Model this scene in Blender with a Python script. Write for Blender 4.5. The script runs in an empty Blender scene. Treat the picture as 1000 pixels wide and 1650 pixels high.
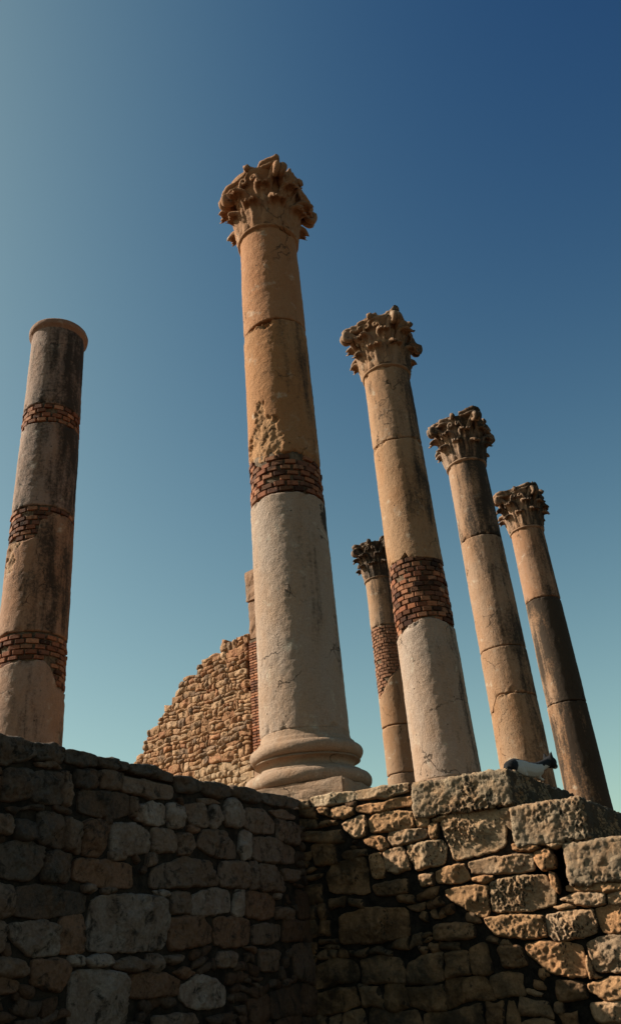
import bpy, bmesh, math, random
import numpy as np
from mathutils import Vector, Matrix
S = bpy.context.scene
random.seed(7)

# ------------------------------------------------------------------ camera
cam_d = bpy.data.cameras.new('camera'); cam = bpy.data.objects.new('camera', cam_d)
S.collection.objects.link(cam); S.camera = cam
cam_d.sensor_fit = 'HORIZONTAL'; cam_d.sensor_width = 36.0; cam_d.lens = 36.0 * 1.326
cam_d.clip_start = .05; cam_d.clip_end = 9000
RX = Vector((0.99600103, 0.04253044, -0.07856912)); UX = Vector((0.08934173, -0.4741386, 0.87590561)); FX = Vector((0, 0.87942239, 0.47604228))
m = Matrix((RX, UX, -FX)).transposed().to_4x4()
cam.matrix_world = m

# ------------------------------------------------------------------ world and sun
SUN_AZ = math.radians(-83.5)      # from +Y, negative = towards -X
SUN_EL = math.radians(36.0)
W = bpy.data.worlds.new('World'); S.world = W; W.use_nodes = True
nt = W.node_tree; bg = nt.nodes['Background']
sky = nt.nodes.new('ShaderNodeTexSky'); sky.sky_type = 'NISHITA'; sky.sun_disc = False
sky.sun_elevation = SUN_EL; sky.sun_rotation = SUN_AZ % (2 * math.pi)
sky.air_density = 1.0; sky.dust_density = 1.7; sky.ozone_density = 3.0; sky.altitude = 400
# clear sky whose blue deepens high up and about 90 degrees from the sun, one response per colour channel over the whole dome
def wn(kind, op=None, *ins):
    n = nt.nodes.new(kind)
    if op: n.operation = op
    for k_, x in enumerate(ins):
        if isinstance(x, (int, float)): n.inputs[k_].default_value = x
        elif isinstance(x, tuple): n.inputs[k_].default_value = x
        elif x is not None: nt.links.new(x, n.inputs[k_])
    return n
to_sun_v = (math.sin(SUN_AZ) * math.cos(SUN_EL), math.cos(SUN_AZ) * math.cos(SUN_EL), math.sin(SUN_EL))
tc_ = nt.nodes.new('ShaderNodeTexCoord').outputs['Generated']
cg = wn('ShaderNodeVectorMath', 'DOT_PRODUCT', tc_, to_sun_v).outputs['Value']
s2 = wn('ShaderNodeMath', 'SUBTRACT', 1.0, wn('ShaderNodeMath', 'MULTIPLY', cg, cg).outputs[0]).outputs[0]
zc = wn('ShaderNodeMath', 'MAXIMUM', wn('ShaderNodeSeparateXYZ', None, tc_).outputs[2], 0.0).outputs[0]
Fq = wn('ShaderNodeMath', 'POWER', wn('ShaderNodeMath', 'MULTIPLY', zc, s2).outputs[0], 2.0).outputs[0]
sc_ = nt.nodes.new('ShaderNodeVectorMath'); sc_.operation = 'SCALE'; sc_.inputs['Scale'].default_value = .0758
nt.links.new(sky.outputs[0], sc_.inputs[0])
sep = wn('ShaderNodeSeparateColor', None, sc_.outputs[0]); com = nt.nodes.new('ShaderNodeCombineColor')
for k, (g_, f_, a_) in enumerate(((.97, -2.95, .44), (.95, -1.80, .41), (.98, -.52, .00))):
    p_ = wn('ShaderNodeMath', 'POWER', sep.outputs[k], g_).outputs[0]
    e_ = wn('ShaderNodeMath', 'EXPONENT', wn('ShaderNodeMath', 'MULTIPLY_ADD', Fq, f_, a_).outputs[0]).outputs[0]
    q_ = wn('ShaderNodeMath', 'MULTIPLY', wn('ShaderNodeMath', 'MULTIPLY', p_, e_).outputs[0], 1 / .0758).outputs[0]
    nt.links.new(q_, com.inputs[k])
nt.links.new(com.outputs[0], bg.inputs[0])
bg.inputs[1].default_value = 0.05
sd = bpy.data.lights.new('sun', 'SUN'); sun = bpy.data.objects.new('sun', sd); S.collection.objects.link(sun)
sd.energy = 4.9; sd.angle = math.radians(.53); sd.color = (1.0, .94, .80)
to_sun = Vector((math.sin(SUN_AZ) * math.cos(SUN_EL), math.cos(SUN_AZ) * math.cos(SUN_EL), math.sin(SUN_EL)))
sun.rotation_euler = to_sun.to_track_quat('Z', 'Y').to_euler(); sun.location = (-20, 0, 25)
S.view_settings.view_transform = 'Standard'; S.view_settings.look = 'None'
S.view_settings.exposure = 1.05; S.view_settings.gamma = 1.0; S.view_settings.use_curve_mapping = False

# ------------------------------------------------------------------ numpy noise
_rs = np.random.RandomState(11)
_P = _rs.permutation(256); _P = np.concatenate([_P, _P])
_G = _rs.normal(size=(256, 3)); _G /= np.linalg.norm(_G, axis=1)[:, None]
def perlin(p):
    i = np.floor(p).astype(int); f = p - i; i &= 255
    u = f * f * f * (f * (f * 6 - 15) + 10)
    out = 0
    for dx in (0, 1):
        wx = u[:, 0] if dx else 1 - u[:, 0]
        for dy in (0, 1):
            wy = u[:, 1] if dy else 1 - u[:, 1]
            for dz in (0, 1):
                wz = u[:, 2] if dz else 1 - u[:, 2]
                h = _P[_P[_P[(i[:, 0] + dx) & 255] + ((i[:, 1] + dy) & 255)] + ((i[:, 2] + dz) & 255)]
                g = _G[h]
                out = out + wx * wy * wz * (g[:, 0] * (f[:, 0] - dx) + g[:, 1] * (f[:, 1] - dy) + g[:, 2] * (f[:, 2] - dz))
    return out * 1.6
def fbm(p, s, o=4, g=.5):
    p = np.asarray(p, float) * s; a = 1.; r = 0
    for k in range(o):
        r = r + a * perlin(p + 17.3 * k); p = p * 2.03; a *= g
    return r
def inside(px, py, poly):
    poly = np.asarray(poly, float); r = np.zeros(len(px), bool); n = len(poly)
    for i in range(n):
        x0, y0 = poly[i]; x1, y1 = poly[i - 1]
        c = (y0 > py) != (y1 > py)
        r ^= c & (px < (x1 - x0) * (py - y0) / ((y1 - y0) if y1 != y0 else 1e-9) + x0)
    return r
def polydist(px, py, poly):
    poly = np.asarray(poly, float); d = np.full(len(px), 1e9)
    for i in range(len(poly)):
        a = poly[i - 1]; b = poly[i]; ab = b - a
        t = np.clip(((px - a[0]) * ab[0] + (py - a[1]) * ab[1]) / (ab @ ab + 1e-12), 0, 1)
        d = np.minimum(d, np.hypot(px - a[0] - t * ab[0], py - a[1] - t * ab[1]))
    return d
def smooth(a, b, x):
    t = np.clip((x - a) / (b - a), 0, 1); return t * t * (3 - 2 * t)

# ------------------------------------------------------------------ object helpers
COL = S.collection
def mesh_from(name, v, f, mat, sm=True):
    me = bpy.data.meshes.new(name)
    me.from_pydata([tuple(x) for x in np.asarray(v).tolist()], [], f if isinstance(f, list) else f.tolist())
    if mat: me.materials.append(mat)
    if sm: me.polygons.foreach_set('use_smooth', [True] * len(me.polygons))
    me.update(); return me
def put(name, me, parent=None, loc=(0, 0, 0), color=None, rot=None, scale=None):
    o = bpy.data.objects.new(name, me); COL.objects.link(o)
    o.location = loc
    if rot: o.rotation_euler = rot
    if scale: o.scale = scale
    if parent: o.parent = parent
    if color is not None: o.color = color
    return o
def thing(name, loc, label, cat, group=None):
    o = put(name, None, None, loc); o['label'] = label; o['category'] = cat; o['kind'] = 'thing'
    if group: o['group'] = group
    return o

# ------------------------------------------------------------------ materials
def new_mat(name):
    m = bpy.data.materials.new(name); m.use_nodes = True
    t = m.node_tree; b = t.nodes['Principled BSDF']; b.inputs['Roughness'].default_value = .95
    b.inputs['Specular IOR Level'].default_value = .15
    return m, t, b
def N(t, k, **kw):
    n = t.nodes.new(k)
    for a, v in kw.items(): setattr(n, a, v)
    return n
def math_(t, op, a, b=None, c=None):
    n = N(t, 'ShaderNodeMath', operation=op)
    for i, x in enumerate((a, b, c)):
        if x is None: continue
        if isinstance(x, (int, float)): n.inputs[i].default_value = x
        else: t.links.new(x, n.inputs[i])
    return n.outputs[0]
def mix_(t, f, a, b, mode='MIX'):
    n = N(t, 'ShaderNodeMix', data_type='RGBA', blend_type=mode)
    for i, x in ((0, f), (6, a), (7, b)):
        if isinstance(x, (int, float)): n.inputs[i].default_value = x
        elif isinstance(x, tuple): n.inputs[i].default_value = x
        else: t.links.new(x, n.inputs[i])
    return n.outputs[2]
def noise_(t, vec, scale, detail=6, rough=.6, dist=0, off=None, stretch=None):
    if stretch or off:
        mp = N(t, 'ShaderNodeMapping'); t.links.new(vec, mp.inputs[0])
        if stretch: mp.inputs['Scale'].default_value = stretch
        if off: mp.inputs['Location'].default_value = off
        vec = mp.outputs[0]
    n = N(t, 'ShaderNodeTexNoise'); n.inputs['Scale'].default_value = scale; n.inputs['Detail'].default_value = detail
    n.inputs['Roughness'].default_value = rough; n.inputs['Distortion'].default_value = dist
    t.links.new(vec, n.inputs['Vector']); return n.outputs['Fac']
def ramp_(t, x, lo, hi, a=0., b=1.):
    n = N(t, 'ShaderNodeMapRange', interpolation_type='SMOOTHSTEP'); t.links.new(x, n.inputs[0])
    for i, v in enumerate((lo, hi, a, b)): n.inputs[i + 1].default_value = v
    return n.outputs[0]
def bump_(t, h, strength, dist, prev=None):
    n = N(t, 'ShaderNodeBump'); n.inputs['Strength'].default_value = strength; n.inputs['Distance'].default_value = dist
    t.links.new(h, n.inputs['Height'])
    if prev: t.links.new(prev, n.inputs['Normal'])
    return n.outputs[0]
def world_pos(t): return N(t, 'ShaderNodeNewGeometry').outputs['Position']

def column_material():
    """weathered limestone; the object colour tints a drum, its alpha is how much black lichen it carries"""
    m, t, b = new_mat('column_stone'); P = world_pos(t)
    oi = N(t, 'ShaderNodeObjectInfo')
    base = mix_(t, 1., oi.outputs['Color'], (.71, .60, .60, 1), 'MULTIPLY')
    n1 = noise_(t, P, 2.2, 7, .65, .3, stretch=(1, 1, .45))
    n2 = noise_(t, P, 9, 8, .7, .2, off=(3, 1, 7))
    n3 = noise_(t, P, 60, 4, .6)
    c = mix_(t, ramp_(t, n1, .35, .68), base, mix_(t, .75, base, (1.0, .84, .68, 1), 'MULTIPLY'))
    c = mix_(t, ramp_(t, n2, .5, .8, 0, .55), c, mix_(t, 1., c, (.62, .50, .40, 1), 'MULTIPLY'))
    c = mix_(t, ramp_(t, noise_(t, P, 5, 6, .6, .3, off=(9, 4, 2)), .58, .78, 0, .5), c, (.50, .45, .36, 1))
    v = math_(t, 'MULTIPLY_ADD', n3, .7, .65); c = mix_(t, 1., c, v, 'MULTIPLY')
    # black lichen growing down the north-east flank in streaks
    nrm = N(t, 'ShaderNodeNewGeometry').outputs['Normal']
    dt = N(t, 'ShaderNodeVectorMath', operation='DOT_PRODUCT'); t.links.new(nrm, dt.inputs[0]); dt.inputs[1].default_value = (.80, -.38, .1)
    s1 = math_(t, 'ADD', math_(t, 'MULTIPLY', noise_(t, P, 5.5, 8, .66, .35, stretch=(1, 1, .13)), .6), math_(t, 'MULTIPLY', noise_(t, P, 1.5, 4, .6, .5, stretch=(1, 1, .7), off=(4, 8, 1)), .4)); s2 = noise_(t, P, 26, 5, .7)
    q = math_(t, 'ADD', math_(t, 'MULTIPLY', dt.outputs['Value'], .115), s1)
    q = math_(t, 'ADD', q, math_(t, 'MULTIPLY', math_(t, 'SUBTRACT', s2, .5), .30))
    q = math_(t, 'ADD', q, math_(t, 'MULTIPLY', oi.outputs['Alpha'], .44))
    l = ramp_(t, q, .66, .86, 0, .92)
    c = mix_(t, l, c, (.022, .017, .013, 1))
    at = N(t, 'ShaderNodeAttribute', attribute_name='wear')
    c = mix_(t, ramp_(t, at.outputs['Fac'], .1, .9, 0, .35), c, (.30, .19, .10, 1))
    c = mix_(t, ramp_(t, math_(t, 'ADD', at.outputs['Color'], 0) if False else at.outputs['Fac'], -.05, -.9, 0, .9), c, (.020, .014, .010, 1))
    # thin cracks and small holes
    wp = N(t, 'ShaderNodeVectorMath', operation='ADD'); t.links.new(P, wp.inputs[0])
    nz = N(t, 'ShaderNodeTexNoise'); nz.inputs['Scale'].default_value = 5; nz.inputs['Detail'].default_value = 5; t.links.new(P, nz.inputs['Vector'])
    vs = N(t, 'ShaderNodeVectorMath', operation='SCALE'); vs.inputs['Scale'].default_value = .35; t.links.new(nz.outputs['Color'], vs.inputs[0]); t.links.new(vs.outputs[0], wp.inputs[1])
    ve = N(t, 'ShaderNodeTexVoronoi', feature='DISTANCE_TO_EDGE'); ve.inputs['Scale'].default_value = 1.25; t.links.new(wp.outputs[0], ve.inputs['Vector'])
    crk = math_(t, 'MULTIPLY', ramp_(t, ve.outputs['Distance'], .0, .012, 1, 0), ramp_(t, noise_(t, P, 1.6, 3, .5, off=(1, 9, 4)), .52, .60))
    vh = N(t, 'ShaderNodeTexVoronoi'); vh.inputs['Scale'].default_value = 8.5; t.links.new(P, vh.inputs['Vector'])
    hole = math_(t, 'MULTIPLY', ramp_(t, vh.outputs['Distance'], .05, .11, 1, 0), ramp_(t, noise_(t, P, 3, 3, .5, off=(6, 2, 8)), .50, .58))
    dk = math_(t, 'MAXIMUM', crk, hole)
    c = mix_(t, math_(t, 'MULTIPLY', dk, .85), c, (.03, .02, .014, 1))
    t.links.new(c, b.inputs['Base Color'])
    vo = N(t, 'ShaderNodeTexVoronoi'); vo.inputs['Scale'].default_value = 17; t.links.new(P, vo.inputs['Vector'])
    pit = ramp_(t, vo.outputs['Distance'], .06, .2)
    gate = ramp_(t, noise_(t, P, 6, 3, .5, off=(5, 5, 5)), .5, .62, 1, 0)
    pit = math_(t, 'MAXIMUM', pit, gate)
    nb = bump_(t, math_(t, 'SUBTRACT', pit, math_(t, 'MULTIPLY', dk, 1.5)), .7, .012)
    nb = bump_(t, noise_(t, P, 24, 8, .72), .8, .016, nb)
    nb = bump_(t, noise_(t, P, 44, 5, .65), 1.0, .009, nb)
    nb = bump_(t, noise_(t, P, 110, 3, .6), .8, .006, nb)
    t.links.new(nb, b.inputs['Normal']); return m
def rock_material(name, warm=(.30, .17, .075), grime=.5, bumpd=.03, flank=False):
    m, t, b = new_mat(name); P = world_pos(t)
    oi = N(t, 'ShaderNodeObjectInfo'); base = oi.outputs['Color']
    n1 = noise_(t, P, 5, 8, .65, .5); n2 = noise_(t, P, 16, 8, .7, .3, off=(2, 5, 1)); n3 = noise_(t, P, 55, 5, .65)
    c = mix_(t, ramp_(t, n1, .38, .66, 0, .65), base, warm + (1,))
    c = mix_(t, ramp_(t, n2, .55, .78, 0, .6), c, mix_(t, 1., c, (1.35, 1.3, 1.25, 1), 'MULTIPLY'))
    c = mix_(t, ramp_(t, noise_(t, P, 10, 7, .75, .8, off=(7, 7, 7)), .5, .66, 0, grime), c, (.020, .016, .013, 1))
    c = mix_(t, 1., c, math_(t, 'MULTIPLY_ADD', n3, 1.1, .45), 'MULTIPLY')
    if flank:      # painted shade: noise-broken black on stair risers and faces turned from the sun
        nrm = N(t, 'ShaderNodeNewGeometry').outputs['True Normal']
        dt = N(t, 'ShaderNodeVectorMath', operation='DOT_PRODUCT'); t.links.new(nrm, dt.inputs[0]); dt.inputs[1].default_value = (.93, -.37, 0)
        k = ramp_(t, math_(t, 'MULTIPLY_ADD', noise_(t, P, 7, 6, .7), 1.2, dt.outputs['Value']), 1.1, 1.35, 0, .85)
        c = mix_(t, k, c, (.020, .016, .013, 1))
    t.links.new(c, b.inputs['Base Color'])
    nb = bump_(t, noise_(t, P, 30, 8, .74, .4), .9, bumpd)
    nb = bump_(t, noise_(t, P, 90, 4, .65), .6, bumpd * .22, nb)
    t.links.new(nb, b.inputs['Normal']); return m
def brick_material():
    m, t, b = new_mat('brick_clay'); P = world_pos(t)
    oi = N(t, 'ShaderNodeObjectInfo'); base = oi.outputs['Color']
    c = mix_(t, 1., base, math_(t, 'MULTIPLY_ADD', noise_(t, P, 40, 5, .65), 1.2, .4), 'MULTIPLY')
    c = mix_(t, ramp_(t, noise_(t, P, 5, 6, .7, .4, off=(1, 2, 3)), .50, .66, 0, .82), c, (.020, .014, .011, 1))
    c = mix_(t, ramp_(t, noise_(t, P, 13, 5, .7), .62, .75, 0, .5), c, (.34, .25, .17, 1))
    t.links.new(c, b.inputs['Base Color'])
    t.links.new(bump_(t, noise_(t, P, 60, 6, .7), .7, .008), b.inputs['Normal']); return m
def plain_material(name, c1, c2, scale, bd=.02):
    m, t, b = new_mat(name); P = world_pos(t)
    c = mix_(t, ramp_(t, noise_(t, P, scale, 8, .7), .35, .65), c1 + (1,), c2 + (1,))
    t.links.new(c, b.inputs['Base Color'])
    t.links.new(bump_(t, noise_(t, P, scale * 6, 7, .7), .8, bd), b.inputs['Normal']); return m
M_COL = column_material()
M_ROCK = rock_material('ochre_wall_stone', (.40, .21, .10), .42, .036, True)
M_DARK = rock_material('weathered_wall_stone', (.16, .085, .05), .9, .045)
M_RUB = rock_material('rubble_stone', (.34, .19, .095), .3, .04)
M_BRICK = brick_material()
M_MORT = plain_material('earth_mortar', (.012, .009, .007), (.045, .032, .023), 12, .04)
M_MORT2 = plain_material('rubble_mortar', (.10, .06, .035), (.20, .12, .07), 8)
M_BMORT = plain_material('brick_mortar', (.07, .045, .028), (.17, .115, .075), 14, .03)
M_GROUND = plain_material('dry_earth', (.062, .038, .023), (.095, .058, .036), .6, .03)
M_PAVE = plain_material('podium_paving', (.20, .13, .08), (.26, .18, .11), 1.5, .02)

# ------------------------------------------------------------------ frame of the place
C0 = np.array([-.29, 7.45]); D2 = np.array([.9286, -.3712]); DL = np.array([-.446, -.895]); DR = np.array([.485, .8745])
D2 /= np.hypot(*D2); DL /= np.hypot(*DL); DR /= np.hypot(*DR)
NR = np.array([D2[1], -D2[0]])            # outward normal of the podium front (towards the camera)
NL = np.array([-DL[1], DL[0]])            # outward normal of the left wall (towards the podium front)
if NR[1] > 0: NR = -NR
if NL[0] < 0: NL = -NL
RIGHT_STONES=[
("c",[(0.065,1.224),(0.216,1.229),(0.476,1.221),(0.471,1.144),(0.285,1.134),(0.085,1.142)]),
("c",[(0.488,1.221),(0.737,1.22),(0.959,1.22),(0.951,1.144),(0.755,1.127),(0.486,1.142)]),
("n",[(-0.056,1.217),(0.055,1.202),(0.069,1.144),(-0.013,1.142),(-0.059,1.171)]),
("n",[(0.48,1.094),(0.602,1.104),(0.72,1.091),(0.812,1.113),(0.975,1.106),(0.964,1.032),(0.86,1.037),(0.622,1.019),(0.483,1.051)]),
("n",[(0.26,1.119),(0.457,1.092),(0.462,1.04),(0.349,1.012),(0.232,1.037)]),
("n",[(0.128,1.128),(0.229,1.115),(0.233,1.046),(0.147,1.082)]),
("n",[(0.33,0.977),(0.54,1.019),(0.568,0.967),(0.551,0.864),(0.438,0.852),(0.397,0.89)]),
("n",[(0.582,0.965),(0.651,1.015),(0.856,1.008),(0.968,0.983),(0.967,0.876),(0.836,0.861),(0.589,0.872)]),
("n",[(0.986,0.955),(1.095,0.924),(1.072,0.867),(0.994,0.864),(0.975,0.908)]),
("n",[(1.111,0.909),(1.257,0.932),(1.253,0.903),(1.138,0.884)]),
("n",[(0.743,0.857),(0.922,0.86),(1.062,0.845),(1.055,0.783),(0.936,0.757),(0.763,0.746),(0.739,0.809)]),
("n",[(1.086,0.868),(1.164,0.873),(1.155,0.771),(1.085,0.767)]),
("n",[(0.513,0.83),(0.63,0.845),(0.72,0.808),(0.735,0.758),(0.674,0.727),(0.549,0.78)]),
("r",[(0.891,0.74),(1.159,0.752),(1.211,0.689),(1.158,0.573),(0.932,0.543),(0.89,0.64)]),
("n",[(0.672,0.717),(0.818,0.733),(0.878,0.654),(0.879,0.561),(0.765,0.548),(0.683,0.576)]),
("n",[(0.545,0.691),(0.658,0.717),(0.682,0.626),(0.669,0.528),(0.562,0.527)]),
("n",[(0.949,0.511),(1.067,0.516),(1.067,0.432),(0.957,0.425)]),
("r",[(1.186,0.873),(1.262,0.929),(1.384,0.956),(1.663,0.913),(1.701,0.78),(1.658,0.637),(1.396,0.591),(1.255,0.58),(1.224,0.702)]),
("n",[(1.668,0.905),(1.767,0.915),(1.784,0.847),(1.75,0.729),(1.714,0.782),(1.679,0.836)]),
("n",[(1.715,0.654),(1.909,0.628),(1.928,0.599),(1.861,0.581),(1.719,0.606)]),
("n",[(1.942,0.633),(2.06,0.625),(2.117,0.603),(2.014,0.587)]),
("n",[(1.353,0.56),(1.589,0.578),(1.862,0.569),(1.849,0.451),(1.707,0.445),(1.375,0.474)]),
("n",[(1.873,0.568),(1.981,0.581),(2.027,0.528),(2.0,0.456),(1.906,0.445),(1.867,0.514)]),
("n",[(1.091,0.522),(1.189,0.545),(1.315,0.553),(1.344,0.506),(1.348,0.433),(1.219,0.424),(1.096,0.437)]),
("n",[(1.371,0.452),(1.529,0.449),(1.535,0.42),(1.46,0.404),(1.367,0.426)]),
("n",[(1.138,0.388),(1.313,0.399),(1.477,0.389),(1.47,0.266),(1.455,0.183),(1.371,0.18),(1.285,0.24),(1.155,0.339)]),
("r",[(1.503,0.402),(1.608,0.423),(1.91,0.413),(1.971,0.322),(1.958,0.209),(1.747,0.181),(1.494,0.2),(1.486,0.285)]),
("n",[(1.948,0.43),(1.991,0.415),(2.013,0.307),(1.993,0.268),(1.96,0.323)]),
("n",[(2.051,0.325),(2.228,0.321),(2.443,0.305),(2.568,0.292),(2.555,0.243),(2.322,0.256),(2.052,0.283)]),
("n",[(1.986,0.238),(2.105,0.267),(2.323,0.258),(2.306,0.171),(2.194,0.173),(2.089,0.197)]),
("n",[(2.338,0.249),(2.554,0.239),(2.535,0.165),(2.323,0.169)]),
("n",[(1.932,0.197),(2.045,0.201),(2.095,0.176),(1.97,0.165)]),
("r",[(1.417,0.169),(1.606,0.173),(1.854,0.147),(1.859,0.015),(1.754,-0.003),(1.486,0.035),(1.42,0.123)]),
("r",[(1.867,0.146),(2.078,0.151),(2.207,0.156),(2.218,0.055),(2.205,0.001),(1.927,-0.03),(1.868,0.004)]),
("n",[(2.227,0.158),(2.408,0.167),(2.535,0.165),(2.488,-0.017),(2.258,-0.007),(2.235,0.073)]),
("n",[(1.681,-0.031),(1.841,-0.017),(2.071,-0.071),(2.087,-0.169),(2.059,-0.272),(1.84,-0.229),(1.689,-0.101)]),
("n",[(2.122,-0.055),(2.277,-0.019),(2.484,-0.032),(2.425,-0.258),(2.149,-0.24),(2.121,-0.133)]),
("n",[(2.095,-0.135),(2.122,-0.16),(2.132,-0.248),(2.087,-0.279),(2.076,-0.216)]),
("n",[(2.066,-0.304),(2.213,-0.282),(2.42,-0.278),(2.387,-0.407),(2.181,-0.41),(2.069,-0.357)]),
("n",[(2.054,-0.421),(2.221,-0.417),(2.383,-0.421),(2.353,-0.536),(2.067,-0.541)]),
("n",[(1.853,-0.268),(2.049,-0.303),(2.05,-0.393),(1.846,-0.4)]),
("n",[(1.475,-0.025),(1.656,-0.039),(1.677,-0.16),(1.494,-0.167)]),
("n",[(0.241,0.291),(0.538,0.32),(0.819,0.283),(0.817,0.089),(0.508,0.071),(0.233,0.081)]),
("n",[(1.014,0.158),(1.328,0.141),(1.322,0.038),(1.009,0.042)]),
("n",[(0.042,0.847),(0.268,0.82),(0.285,0.667),(0.056,0.68)]),
("n",[(0.254,0.682),(0.517,0.7),(0.522,0.514),(0.524,0.422),(0.176,0.457),(0.162,0.598)]),
("n",[(0.558,0.483),(0.85,0.498),(0.847,0.391),(0.574,0.395)]),
]
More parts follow.
